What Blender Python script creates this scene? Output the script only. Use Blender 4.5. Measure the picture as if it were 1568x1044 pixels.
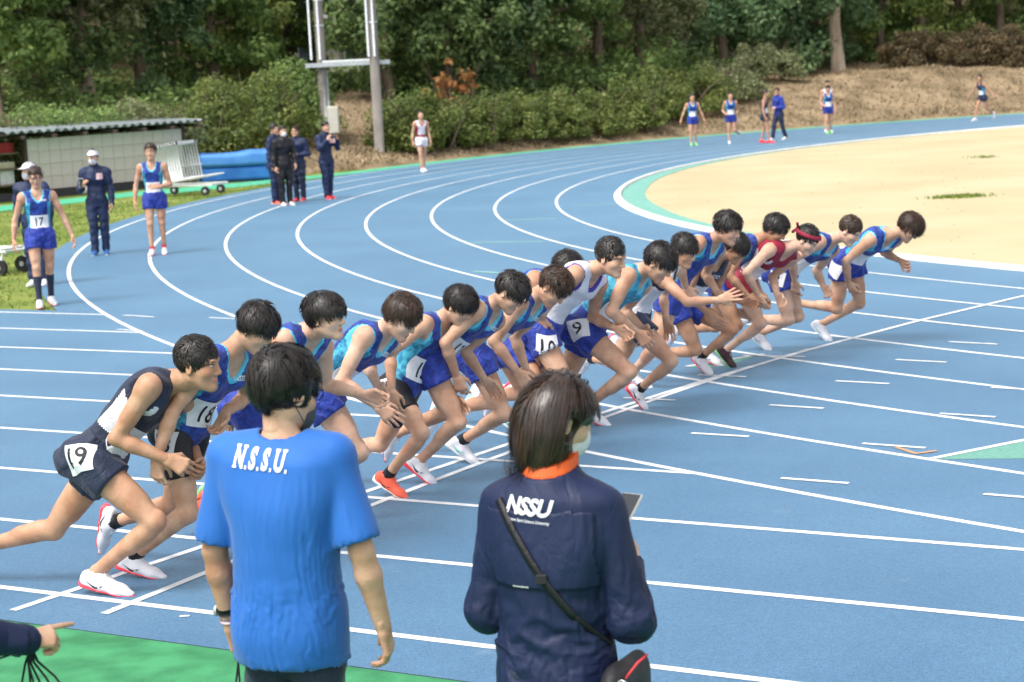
# Track runners leaving a curved start line on a blue running track, seen from the outside of the bend.
import bpy, bmesh, math, random
import numpy as np
from mathutils import Vector, Matrix
from mathutils.bvhtree import BVHTree

random.seed(7)
RNG = np.random.default_rng(11)
for o in list(bpy.data.objects):
    bpy.data.objects.remove(o)
SC = bpy.context.scene
COL = SC.collection

# ------------------------------------------------------------------ camera
CAM_H, PITCH, ROLL, FPX = 2.5915, 0.14074, -0.05007, 2882.7
cam_d = bpy.data.cameras.new('camera')
cam = bpy.data.objects.new('camera', cam_d)
COL.objects.link(cam)
cp_, sp_ = math.cos(PITCH), math.sin(PITCH)
cr_, sr_ = math.cos(ROLL), math.sin(ROLL)
Rv, Uv, Fv = Vector((1, 0, 0)), Vector((0, sp_, cp_)), Vector((0, cp_, -sp_))
right = Rv * cr_ + Uv * sr_
up = Uv * cr_ - Rv * sr_
m = Matrix((right, up, -Fv)).transposed().to_4x4()
m.translation = (0, 0, CAM_H)
cam.matrix_world = m
cam_d.sensor_width = 36
cam_d.lens = FPX / 1568 * 36
cam_d.clip_start = 0.1
cam_d.clip_end = 2000
cam_d.dof.use_dof = True
cam_d.dof.focus_distance = 9.4
cam_d.dof.aperture_fstop = 4.6
SC.camera = cam

# ------------------------------------------------------------------ sky, sun, exposure (bright overcast)
SUN_EL, SUN_AZ = math.radians(58), math.radians(228)
world = bpy.data.worlds.new('World')
SC.world = world
world.use_nodes = True
wn, wl = world.node_tree.nodes, world.node_tree.links
wn.clear()
sky = wn.new('ShaderNodeTexSky')
sky.sky_type = 'NISHITA'
sky.sun_disc = False
sky.sun_elevation = SUN_EL
sky.sun_rotation = SUN_AZ
sky.air_density = 1.0
sky.dust_density = 3.0
bgn = wn.new('ShaderNodeBackground')
bgn.inputs['Strength'].default_value = 0.15
hs = wn.new('ShaderNodeHueSaturation')          # cloud veil: the overcast sky is much less blue than a clear one
hs.inputs['Saturation'].default_value = 0.22
won = wn.new('ShaderNodeOutputWorld')
wl.new(sky.outputs[0], hs.inputs['Color'])
wl.new(hs.outputs[0], bgn.inputs[0])
wl.new(bgn.outputs[0], won.inputs[0])
sd = bpy.data.lights.new('sun', 'SUN')
sd.energy = 1.5
sd.angle = math.radians(22)
sd.color = (1.0, 0.96, 0.9)
so = bpy.data.objects.new('sun', sd)
COL.objects.link(so)
sdir = Vector((math.sin(SUN_AZ) * math.cos(SUN_EL), math.cos(SUN_AZ) * math.cos(SUN_EL), math.sin(SUN_EL)))
so.rotation_euler = sdir.to_track_quat('Z', 'Y').to_euler()
so.location = (0, 0, 30)
SC.view_settings.view_transform = 'Standard'
SC.view_settings.look = 'None'
SC.view_settings.exposure = 1.06
SC.view_settings.gamma = 1.0
SC.view_settings.use_curve_mapping = False


# ------------------------------------------------------------------ materials
MATS = {}


def mat(name, col, rough=0.6, var=0.12, scale=6.0, col2=None, bump=0.0, bscale=80.0, spec=0.4, sss=0.0, island=0.0,
        sheen=0.0, detail=4.0, stretch=None, metal=0.0, lo=0.35, hi=0.65, crease=0.0, cscale=9.0, cstretch=None, blush=None):
    """Principled surface whose colour wanders between col and col2 on a noise, with optional bump."""
    if name in MATS:
        return MATS[name]
    M = bpy.data.materials.new(name)
    M.use_nodes = True
    n, l = M.node_tree.nodes, M.node_tree.links
    b = n['Principled BSDF']
    b.inputs['Roughness'].default_value = rough
    b.inputs['Specular IOR Level'].default_value = spec
    b.inputs['Metallic'].default_value = metal
    if sss:
        b.inputs['Subsurface Weight'].default_value = sss
        b.inputs['Subsurface Radius'].default_value = (0.012, 0.005, 0.003)
        b.inputs['Subsurface Scale'].default_value = 1.0
    if sheen:
        b.inputs['Sheen Weight'].default_value = sheen
    c1 = col if col2 is not None else tuple(max(0, c * (1 - var)) for c in col)
    c2 = col2 if col2 is not None else tuple(c * (1 + var) for c in col)
    tc = n.new('ShaderNodeTexCoord')
    src = tc.outputs['Object']
    if stretch:
        mp = n.new('ShaderNodeMapping')
        mp.inputs['Scale'].default_value = stretch
        l.new(src, mp.inputs[0])
        src = mp.outputs[0]
    t = n.new('ShaderNodeTexNoise')
    t.inputs['Scale'].default_value = scale
    t.inputs['Detail'].default_value = detail
    l.new(src, t.inputs['Vector'])
    r = n.new('ShaderNodeValToRGB')
    r.color_ramp.elements[0].position = lo
    r.color_ramp.elements[1].position = hi
    r.color_ramp.elements[0].color = (*c1, 1)
    r.color_ramp.elements[1].color = (*c2, 1)
    l.new(t.outputs['Fac'], r.inputs[0])
    out = r.outputs[0]
    if island:
        hv = .05 if island < .45 else .004
        g = n.new('ShaderNodeNewGeometry')
        h = n.new('ShaderNodeHueSaturation')
        mr = n.new('ShaderNodeMapRange')
        mr.inputs['To Min'].default_value = 1 - island
        mr.inputs['To Max'].default_value = 1 + island
        l.new(g.outputs['Random Per Island'], mr.inputs['Value'])
        l.new(mr.outputs[0], h.inputs['Value'])
        l.new(out, h.inputs['Color'])
        mr2 = n.new('ShaderNodeMapRange')
        mr2.inputs['To Min'].default_value = 0.5 + island * hv
        mr2.inputs['To Max'].default_value = 0.5 - island * hv
        l.new(g.outputs['Random Per Island'], mr2.inputs['Value'])
        l.new(mr2.outputs[0], h.inputs['Hue'])
        out = h.outputs[0]
    if blush:                                    # broad uneven flush of the skin
        tb_ = n.new('ShaderNodeTexNoise')
        tb_.inputs['Scale'].default_value = 4.5
        tb_.inputs['Detail'].default_value = 5
        l.new(src, tb_.inputs['Vector'])
        rb_ = n.new('ShaderNodeValToRGB')
        rb_.color_ramp.elements[0].position = .42
        rb_.color_ramp.elements[1].position = .68
        rb_.color_ramp.elements[0].color = (1, 1, 1, 1)
        rb_.color_ramp.elements[1].color = (*blush, 1)
        l.new(tb_.outputs['Fac'], rb_.inputs[0])
        mm = n.new('ShaderNodeMix')
        mm.data_type = 'RGBA'
        mm.blend_type = 'MULTIPLY'
        mm.inputs[0].default_value = 1.0
        l.new(out, mm.inputs[6])
        l.new(rb_.outputs[0], mm.inputs[7])
        out = mm.outputs[2]
    l.new(out, b.inputs['Base Color'])
    if bump:
        t2 = n.new('ShaderNodeTexNoise')
        t2.inputs['Scale'].default_value = bscale
        t2.inputs['Detail'].default_value = 3
        l.new(src, t2.inputs['Vector'])
        bp = n.new('ShaderNodeBump')
        bp.inputs['Strength'].default_value = bump
        bp.inputs['Distance'].default_value = 0.01
        l.new(t2.outputs['Fac'], bp.inputs['Height'])
        l.new(bp.outputs[0], b.inputs['Normal'])
    if crease:                                   # crumpled cloth: soft ridges under the fine weave
        mp = n.new('ShaderNodeMapping')
        mp.inputs['Scale'].default_value = cstretch or (1, 1, 1)
        mp.inputs['Rotation'].default_value = (.3, .5, .4)
        l.new(tc.outputs['Object'], mp.inputs[0])
        t3 = n.new('ShaderNodeTexNoise')
        t3.inputs['Scale'].default_value = cscale
        t3.inputs['Detail'].default_value = 2.5
        t3.inputs['Distortion'].default_value = 1.1
        l.new(mp.outputs[0], t3.inputs['Vector'])
        ab = n.new('ShaderNodeMath')
        ab.operation = 'SUBTRACT'
        ab.inputs[1].default_value = .5
        l.new(t3.outputs['Fac'], ab.inputs[0])
        a2 = n.new('ShaderNodeMath')
        a2.operation = 'ABSOLUTE'
        l.new(ab.outputs[0], a2.inputs[0])
        b2 = n.new('ShaderNodeBump')
        b2.inputs['Strength'].default_value = crease
        b2.inputs['Distance'].default_value = .05
        l.new(a2.outputs[0], b2.inputs['Height'])
        if bump:
            l.new(bp.outputs[0], b2.inputs['Normal'])
        l.new(b2.outputs[0], b.inputs['Normal'])
    MATS[name] = M
    return M


# ------------------------------------------------------------------ object helpers
def tag(o, label=None, cat=None, group=None, kind=None):
    if label: o['label'] = label
    if cat: o['category'] = cat
    if group: o['group'] = group
    if kind: o['kind'] = kind
    return o


def link(name, me, parent=None, loc=None):
    o = bpy.data.objects.new(name, me)
    COL.objects.link(o)
    if parent is not None:
        o.parent = parent
    if loc is not None:
        o.location = loc
    return o


def empty(name, loc, rz=0.0):
    o = bpy.data.objects.new(name, None)
    o.empty_display_size = 0.2
    COL.objects.link(o)
    o.location = loc
    o.rotation_euler.z = rz
    return o


def mesh_np(name, V, Fq, mats, mi=None, smooth=True):
    """mesh from a vertex array and an (n,3) or (n,4) face array"""
    V = np.asarray(V, np.float32)
    Fq = np.asarray(Fq, np.int32)
    me = bpy.data.meshes.new(name)
    n = Fq.shape[1] if len(Fq) else 4
    me.vertices.add(len(V))
    me.vertices.foreach_set('co', V.ravel())
    me.loops.add(Fq.size)
    me.loops.foreach_set('vertex_index', Fq.ravel())
    me.polygons.add(len(Fq))
    me.polygons.foreach_set('loop_start', np.arange(0, Fq.size, n, dtype=np.int32))
    me.polygons.foreach_set('loop_total', np.full(len(Fq), n, np.int32))
    for m_ in (mats if isinstance(mats, (list, tuple)) else [mats]):
        me.materials.append(m_)
    if mi is not None:
        me.polygons.foreach_set('material_index', np.asarray(mi, np.int32))
    if smooth:
        me.polygons.foreach_set('use_smooth', np.ones(len(Fq), bool))
    me.update(calc_edges=True)
    return me


def bm_mesh(name, bm, mats, smooth=False):
    me = bpy.data.meshes.new(name)
    bm.normal_update()
    bm.to_mesh(me)
    bm.free()
    for m_ in (mats if isinstance(mats, (list, tuple)) else [mats]):
        me.materials.append(m_)
    if smooth:
        me.polygons.foreach_set('use_smooth', [True] * len(me.polygons))
    return me


def box(bm, c, s, rz=0.0, R=None, mi=0, bev=0.0):
    r = bmesh.ops.create_cube(bm, size=1.0)
    vs = r['verts']
    M = Matrix.Translation(c) @ (R if R is not None else Matrix.Rotation(rz, 4, 'Z')) @ Matrix.Diagonal((*s, 1))
    bmesh.ops.transform(bm, matrix=M, verts=vs)
    fs = set(f for v in vs for f in v.link_faces)
    for f in fs:
        f.material_index = mi
    if bev:
        es = list(set(e for v in vs for e in v.link_edges))
        bmesh.ops.bevel(bm, geom=es, offset=bev, segments=1, affect='EDGES')
    return vs


def tube(bm, pts, rad, n=8, mi=0, cap=True):
    """tapered tube along points"""
    pts = [Vector(p) for p in pts]
    rads = rad if isinstance(rad, (list, tuple)) else [rad] * len(pts)
    rings = []
    ref = None
    for i, p in enumerate(pts):
        t = (pts[min(i + 1, len(pts) - 1)] - pts[max(i - 1, 0)]).normalized()
        if ref is None:
            ref = Vector((0, 0, 1)) if abs(t.z) < 0.9 else Vector((1, 0, 0))
        a = t.cross(ref).normalized()
        b = a.cross(t).normalized()
        ref = b
        rings.append([bm.verts.new(p + (a * math.cos(2 * math.pi * k / n) + b * math.sin(2 * math.pi * k / n)) * rads[i]) for k in range(n)])
    for r0, r1 in zip(rings, rings[1:]):
        for k in range(n):
            f = bm.faces.new((r0[k], r1[k], r1[(k + 1) % n], r0[(k + 1) % n]))
            f.material_index = mi
            f.smooth = True
    if cap:
        for r in (rings[0][::-1], rings[-1]):
            f = bm.faces.new(r)
            f.material_index = mi


def poly_prism(bm, pts, z0, z1, mi=0):
    b = [bm.verts.new((x, y, z0)) for x, y in pts]
    t = [bm.verts.new((x, y, z1)) for x, y in pts]
    n = len(pts)
    bm.faces.new(t).material_index = mi
    bm.faces.new(b[::-1]).material_index = mi
    for i in range(n):
        bm.faces.new((b[i], b[(i + 1) % n], t[(i + 1) % n], t[i])).material_index = mi


# ------------------------------------------------------------------ lettering: outlines of the built-in font
TEXTS = {}


def text_mesh(s, bold=0.0, shear=0.0):
    key = (s, bold, shear)
    if key in TEXTS:
        return TEXTS[key]
    cu = bpy.data.curves.new('t', 'FONT')
    cu.body = s
    cu.offset = bold
    cu.shear = shear
    cu.resolution_u = 3
    cu.align_x = 'CENTER'
    cu.align_y = 'CENTER'
    o = bpy.data.objects.new('t', cu)
    COL.objects.link(o)
    dg = bpy.context.evaluated_depsgraph_get()
    me = bpy.data.meshes.new_from_object(o.evaluated_get(dg))
    bm = bmesh.new()                              # small triangles, so that print can follow folds
    bm.from_mesh(me)
    bmesh.ops.triangulate(bm, faces=bm.faces[:])
    ymax = max(v.co.y for v in bm.verts) - min(v.co.y for v in bm.verts)
    for lim in (.5, .26):
        es = [e for e in bm.edges if e.calc_length() > lim * ymax]
        if es:
            bmesh.ops.subdivide_edges(bm, edges=es, cuts=1)
            bmesh.ops.triangulate(bm, faces=bm.faces[:])
    bm.verts.index_update()
    V = np.array([v.co[:2] for v in bm.verts])
    Fs = [[v.index for v in f_.verts] for f_ in bm.faces]
    bm.free()
    bpy.data.objects.remove(o)
    bpy.data.meshes.remove(me)
    bpy.data.curves.remove(cu)
    c = (V.max(0) + V.min(0)) / 2
    V = V - c
    V = V / (V[:, 1].max() - V[:, 1].min())        # height 1
    TEXTS[key] = (V, Fs)
    return TEXTS[key]


for s_, b_, h_ in [(d, 0.012, 0) for d in ('19', '18', '15', '12', '10', '9', '2', '17', '1')] + [('NSSU', 0.02, 0.25), ('CHUO', 0.02, 0.2),
        ('N', 0.045, 0), ('S', 0.045, 0), ('U', 0.045, 0), ('.', 0.045, 0), ('Nippon Sport Science University', 0.008, 0.1), ('NSSU', 0.035, 0.2)]:
    text_mesh(s_, b_, h_)
# ------------------------------------------------------------------ implicit bodies: blended capsules and ellipsoids, meshed by surface nets
def vec(a):
    return np.asarray(a, float)


def unit(a):
    a = vec(a)
    return a / max(1e-9, np.linalg.norm(a))


def cap(a, b, ra, rb=None, k=0.02, fl=None, ff=1.0):
    return ('c', vec(a), vec(b), ra, ra if rb is None else rb, k, None if fl is None else unit(fl), ff)


def ell(c, ax, r, k=0.02):
    return ('e', vec(c), np.array(ax, float), vec(r), k)


def sub(c, ax, r, k=0.01):
    return ('s', vec(c), np.array(ax, float), vec(r), k)


def grow(prims, d, kmin=0.0):
    o = []
    for p in prims:
        if p[0] == 'c':
            o.append((p[0], p[1], p[2], p[3] + d, p[4] + d, max(p[5], kmin), p[6], p[7]))
        elif p[0] == 'e':
            o.append((p[0], p[1], p[2], p[3] + d, max(p[4], kmin)))
    return o


def pbox(p):
    if p[0] == 'c':
        r = max(p[3], p[4])
        return np.minimum(p[1], p[2]) - r, np.maximum(p[1], p[2]) + r
    ext = np.sqrt(((p[2] * p[3][:, None]) ** 2).sum(0))
    return p[1] - ext, p[1] + ext


BIG = 0.15


def field(prims, h, pad=0.02, clips=(), off=0.0, wr=None, bounds=None, grid=None):
    """sampled distance field of the blended primitives; returns (values, origin, h)"""
    bb = [pbox(p) for p in prims if p[0] != 's']
    lo = np.min([b[0] for b in bb], 0) - pad - 2 * h
    hi = np.max([b[1] for b in bb], 0) + pad + 2 * h
    if bounds is not None:
        lo, hi = np.maximum(lo, bounds[0]), np.minimum(hi, bounds[1])
    n = np.ceil((hi - lo) / h).astype(int) + 1
    if grid is not None:
        lo, n = grid
    ax = [(lo[i] + h * np.arange(n[i])).astype(np.float32) for i in range(3)]
    Fd = np.full(n, BIG, np.float32)
    for p in prims:
        k = p[5] if p[0] == 'c' else p[4]
        a, b = pbox(p)
        mg = k + 2.2 * h + abs(off) + pad * (wr is not None)
        i0 = np.clip(np.floor((a - mg - lo) / h).astype(int), 0, n)
        i1 = np.clip(np.ceil((b + mg - lo) / h).astype(int) + 1, 0, n)
        if np.any(i1 <= i0):
            continue
        X = ax[0][i0[0]:i1[0], None, None]
        Y = ax[1][None, i0[1]:i1[1], None]
        Z = ax[2][None, None, i0[2]:i1[2]]
        if p[0] == 'c':
            A, B, ra, rb, fl, ff = p[1], p[2], p[3], p[4], p[6], p[7]
            ab = B - A
            L2 = max(1e-9, ab @ ab)
            dx, dy, dz = X - np.float32(A[0]), Y - np.float32(A[1]), Z - np.float32(A[2])
            t = np.clip((dx * np.float32(ab[0]) + dy * np.float32(ab[1]) + dz * np.float32(ab[2])) / np.float32(L2), 0, 1)
            qx, qy, qz = dx - t * np.float32(ab[0]), dy - t * np.float32(ab[1]), dz - t * np.float32(ab[2])
            d2 = qx * qx + qy * qy + qz * qz
            if fl is not None:
                w = qx * np.float32(fl[0]) + qy * np.float32(fl[1]) + qz * np.float32(fl[2])
                d2 = d2 + w * w * np.float32(1 / ff ** 2 - 1)
            d = np.sqrt(d2) - (np.float32(ra) + t * np.float32(rb - ra))
        else:
            C, R, r = p[1], p[2], p[3]
            dx, dy, dz = X - np.float32(C[0]), Y - np.float32(C[1]), Z - np.float32(C[2])
            k0 = 0
            k1 = 0
            for q in range(3):
                u = dx * np.float32(R[q][0]) + dy * np.float32(R[q][1]) + dz * np.float32(R[q][2])
                s_ = (u / np.float32(r[q])) ** 2
                k0 = k0 + s_
                k1 = k1 + s_ / np.float32(r[q] ** 2)
            k0 = np.sqrt(k0)
            d = k0 * (k0 - 1) / np.sqrt(np.maximum(k1, 1e-8))
        S = Fd[i0[0]:i1[0], i0[1]:i1[1], i0[2]:i1[2]]
        if p[0] == 's':
            hh = np.maximum(k - np.abs(S + d), 0) / k
            S[...] = np.maximum(S, -d) + hh * hh * (k * 0.25)
        else:
            hh = np.maximum(k - np.abs(S - d), 0) / k
            S[...] = np.minimum(S, d) - hh * hh * (k * 0.25)
    X, Y, Z = ax[0][:, None, None], ax[1][None, :, None], ax[2][None, None, :]
    if off:
        Fd -= np.float32(off)
    if wr is not None:
        Fd += wr(X, Y, Z).astype(np.float32)
    for c in clips:
        if c[0] == 'plane':            # keep the side with (p-pt).n < 0
            pt, nn = vec(c[1]), unit(c[2])
            d = (X - pt[0]) * nn[0] + (Y - pt[1]) * nn[1] + (Z - pt[2]) * nn[2]
        else:                          # 'ell': cut an ellipsoid away
            C, R, r = vec(c[1]), np.array(c[2], float), vec(c[3])
            k0 = 0
            k1 = 0
            for q in range(3):
                u = (X - C[0]) * R[q][0] + (Y - C[1]) * R[q][1] + (Z - C[2]) * R[q][2]
                s_ = (u / r[q]) ** 2
                k0 = k0 + s_
                k1 = k1 + s_ / r[q] ** 2
            k0 = np.sqrt(k0)
            d = -(k0 * (k0 - 1) / np.sqrt(np.maximum(k1, 1e-8)))
        np.maximum(Fd, d.astype(np.float32), out=Fd)
    return Fd, lo, h


_CORN = np.array([(0, 0, 0), (1, 0, 0), (0, 1, 0), (1, 1, 0), (0, 0, 1), (1, 0, 1), (0, 1, 1), (1, 1, 1)])
_EDG = [(0, 1), (2, 3), (4, 5), (6, 7), (0, 2), (1, 3), (4, 6), (5, 7), (0, 4), (1, 5), (2, 6), (3, 7)]


def nets(Fd, lo, h):
    # never touch the border, so the surface closes
    for sl in ((0, slice(None), slice(None)), (-1, slice(None), slice(None)), (slice(None), 0, slice(None)), (slice(None), -1, slice(None)),
               (slice(None), slice(None), 0), (slice(None), slice(None), -1)):
        Fd[sl] = np.maximum(Fd[sl], h * 0.5)
    S = Fd < 0
    c = np.zeros(np.array(S.shape) - 1, np.int8)
    for a in _CORN:
        c += S[a[0]:S.shape[0] - 1 + a[0], a[1]:S.shape[1] - 1 + a[1], a[2]:S.shape[2] - 1 + a[2]]
    m = (c > 0) & (c < 8)
    idx = np.argwhere(m)
    vals = np.stack([Fd[idx[:, 0] + a[0], idx[:, 1] + a[1], idx[:, 2] + a[2]] for a in _CORN], 1)
    acc = np.zeros((len(idx), 3))
    cnt = np.zeros(len(idx))
    for a, b in _EDG:
        va, vb = vals[:, a], vals[:, b]
        x = (va < 0) != (vb < 0)
        t = np.where(x, va / np.where(x, va - vb, 1), 0)
        p = _CORN[a][None] + (_CORN[b] - _CORN[a])[None] * t[:, None]
        acc += p * x[:, None]
        cnt += x
    V = lo + h * (idx + acc / np.maximum(cnt, 1)[:, None])
    vid = np.full(m.shape, -1, np.int32)
    vid[m] = np.arange(len(idx), dtype=np.int32)
    Q = []
    for ax in range(3):
        u, v = (ax + 1) % 3, (ax + 2) % 3
        sl0 = [slice(None)] * 3
        sl1 = [slice(None)] * 3
        sl0[ax] = slice(0, -1)
        sl1[ax] = slice(1, None)
        for q in (u, v):
            sl0[q] = slice(1, -1)
            sl1[q] = slice(1, -1)
        A, B = S[tuple(sl0)], S[tuple(sl1)]
        for flag, flip in ((A & ~B, False), (B & ~A, True)):
            e = np.argwhere(flag)
            if not len(e):
                continue
            e[:, u] += 1
            e[:, v] += 1
            def cell(du, dv):
                g = e.copy()
                g[:, u] += du
                g[:, v] += dv
                return vid[g[:, 0], g[:, 1], g[:, 2]]
            q = np.stack([cell(-1, -1), cell(0, -1), cell(0, 0), cell(-1, 0)], 1)
            Q.append(q[:, ::-1] if flip else q)
    return V, (np.concatenate(Q) if Q else np.zeros((0, 4), np.int32))


def blob(prims, h, **kw):
    return nets(*field(prims, h, **kw))


def wrinkles(seed, amp, freq, direc=None, stretch=0.25):
    """soft folds: a few sine waves, long along direc"""
    r = np.random.default_rng(seed)
    ks = []
    for i in range(6):
        k = unit(r.normal(size=3))
        if direc is not None:
            d = unit(direc)
            k = k - d * (k @ d) * (1 - stretch)
            k = unit(k) 
        ks.append((k * freq * r.uniform(0.6, 1.8), r.uniform(0, 6.28), r.uniform(0.5, 1)))
    tot = sum(k[2] for k in ks)
    def f(X, Y, Z):
        s = 0
        for k, ph, w in ks:
            s = s + w * np.sin(X * k[0] + Y * k[1] + Z * k[2] + ph)
        return s * (amp / tot * 2)
    return f


def join_arrays(parts):
    """[(V, Q, mi), ...] -> one"""
    Vs, Qs, Ms, o = [], [], [], 0
    for V, Q, mi in parts:
        Vs.append(V)
        Qs.append(np.asarray(Q) + o)
        Ms.append(np.full(len(Q), mi, np.int32) if np.isscalar(mi) else mi)
        o += len(V)
    return np.concatenate(Vs), np.concatenate(Qs), np.concatenate(Ms)


def centers(V, Q):
    return V[Q].mean(1)


def drape(name, V2, faces, org, rt, upv, nrm, bvh, off, material, parent, root, thick=0.0, curve_mat=None):
    """lay a flat outline on a surface: rays along -nrm"""
    org, rt, upv, nrm = vec(org), vec(rt), vec(upv), vec(nrm)
    P = org + V2[:, :1] * rt + V2[:, 1:2] * upv
    out = []
    ds = []
    for p in P:
        hit = bvh.ray_cast(Vector(p + nrm * 0.3), Vector(-nrm), 0.6)
        ds.append((vec(hit[0]) - p) @ nrm if hit[0] is not None else np.nan)
    ds = np.array(ds)
    if np.all(np.isnan(ds)):
        return None
    ds = np.where(np.isnan(ds), np.nanmedian(ds), ds)
    md = np.median(ds)
    ds = np.clip(ds, md - 0.06, md + 0.06)
    W = P + (ds + off)[:, None] * nrm - vec(root)
    me = bpy.data.meshes.new(name)
    if thick:
        n = len(W)
        W2 = W - nrm * thick
        fs = [list(f) for f in faces] + [[i + n for i in reversed(f)] for f in faces]
        from collections import Counter
        ec = Counter()
        for f in faces:
            for a, b in zip(f, f[1:] + f[:1]):
                ec[(a, b)] += 1
        for (a, b) in ec:
            if (b, a) not in ec:
                fs.append([b, a, a + n, b + n])
        me.from_pydata(np.concatenate([W, W2]).tolist(), [], fs)
    else:
        me.from_pydata(W.tolist(), [], [list(f) for f in faces])
    me.materials.append(material)
    return link(name, me, parent)


def sheet(w, h, nx, ny):
    V = np.array([(-w / 2 + w * i / nx, -h / 2 + h * j / ny) for j in range(ny + 1) for i in range(nx + 1)])
    Fs = [[j * (nx + 1) + i, j * (nx + 1) + i + 1, (j + 1) * (nx + 1) + i + 1, (j + 1) * (nx + 1) + i] for j in range(ny) for i in range(nx)]
    return V, Fs


def bvh_of(V, Q):
    return BVHTree.FromPolygons(V.tolist(), Q.tolist())


def bvh_obj(o, root):
    me = o.data
    return BVHTree.FromPolygons([Vector(v.co) + Vector(root) for v in me.vertices], [list(p.vertices) for p in me.polygons])


def ridges(bvh, P, r, u, out, lines, rad=.013, inset=.008, k=.016):
    """folds of cloth: tapering rolls laid along lines (a, b) -> (a, b) of the surface seen along -out"""
    o = []
    for (a0, b0, a1, b1, bow, w) in lines:
        pts = []
        for t in np.linspace(0, 1, 9):
            a, b = a0 + (a1 - a0) * t + bow * math.sin(math.pi * t), b0 + (b1 - b0) * t
            q = P + r * a + u * b
            h_ = bvh.ray_cast(Vector(q + out * .5), Vector(-out), 1.0)
            if h_[0]: pts.append((vec(h_[0]) - out * inset, rad * w * (.35 + .65 * math.sin(math.pi * min(1, .12 + t * .86)))))
        for (p0, r0), (p1, r1) in zip(pts, pts[1:]):
            o.append(cap(p0, p1, r0, r1, k))
    return o


# ------------------------------------------------------------------ hanging cloth: a loose shell relaxed over the body (position-based dynamics)
def sample(Fd, lo, h, P):
    q = (P - lo) / h
    i = np.floor(q).astype(int)
    n = np.array(Fd.shape)
    i = np.clip(i, 0, n - 2)
    t = np.clip(q - i, 0, 1)
    o = 0
    for a in range(8):
        b = _CORN[a]
        w = np.prod(np.where(b, t, 1 - t), 1)
        o = o + w * Fd[i[:, 0] + b[0], i[:, 1] + b[1], i[:, 2] + b[2]]
    return o


def smin(a, b, k):
    hh = np.maximum(k - np.abs(a - b), 0) / k
    return np.minimum(a, b) - hh * hh * (k * .25)


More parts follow.
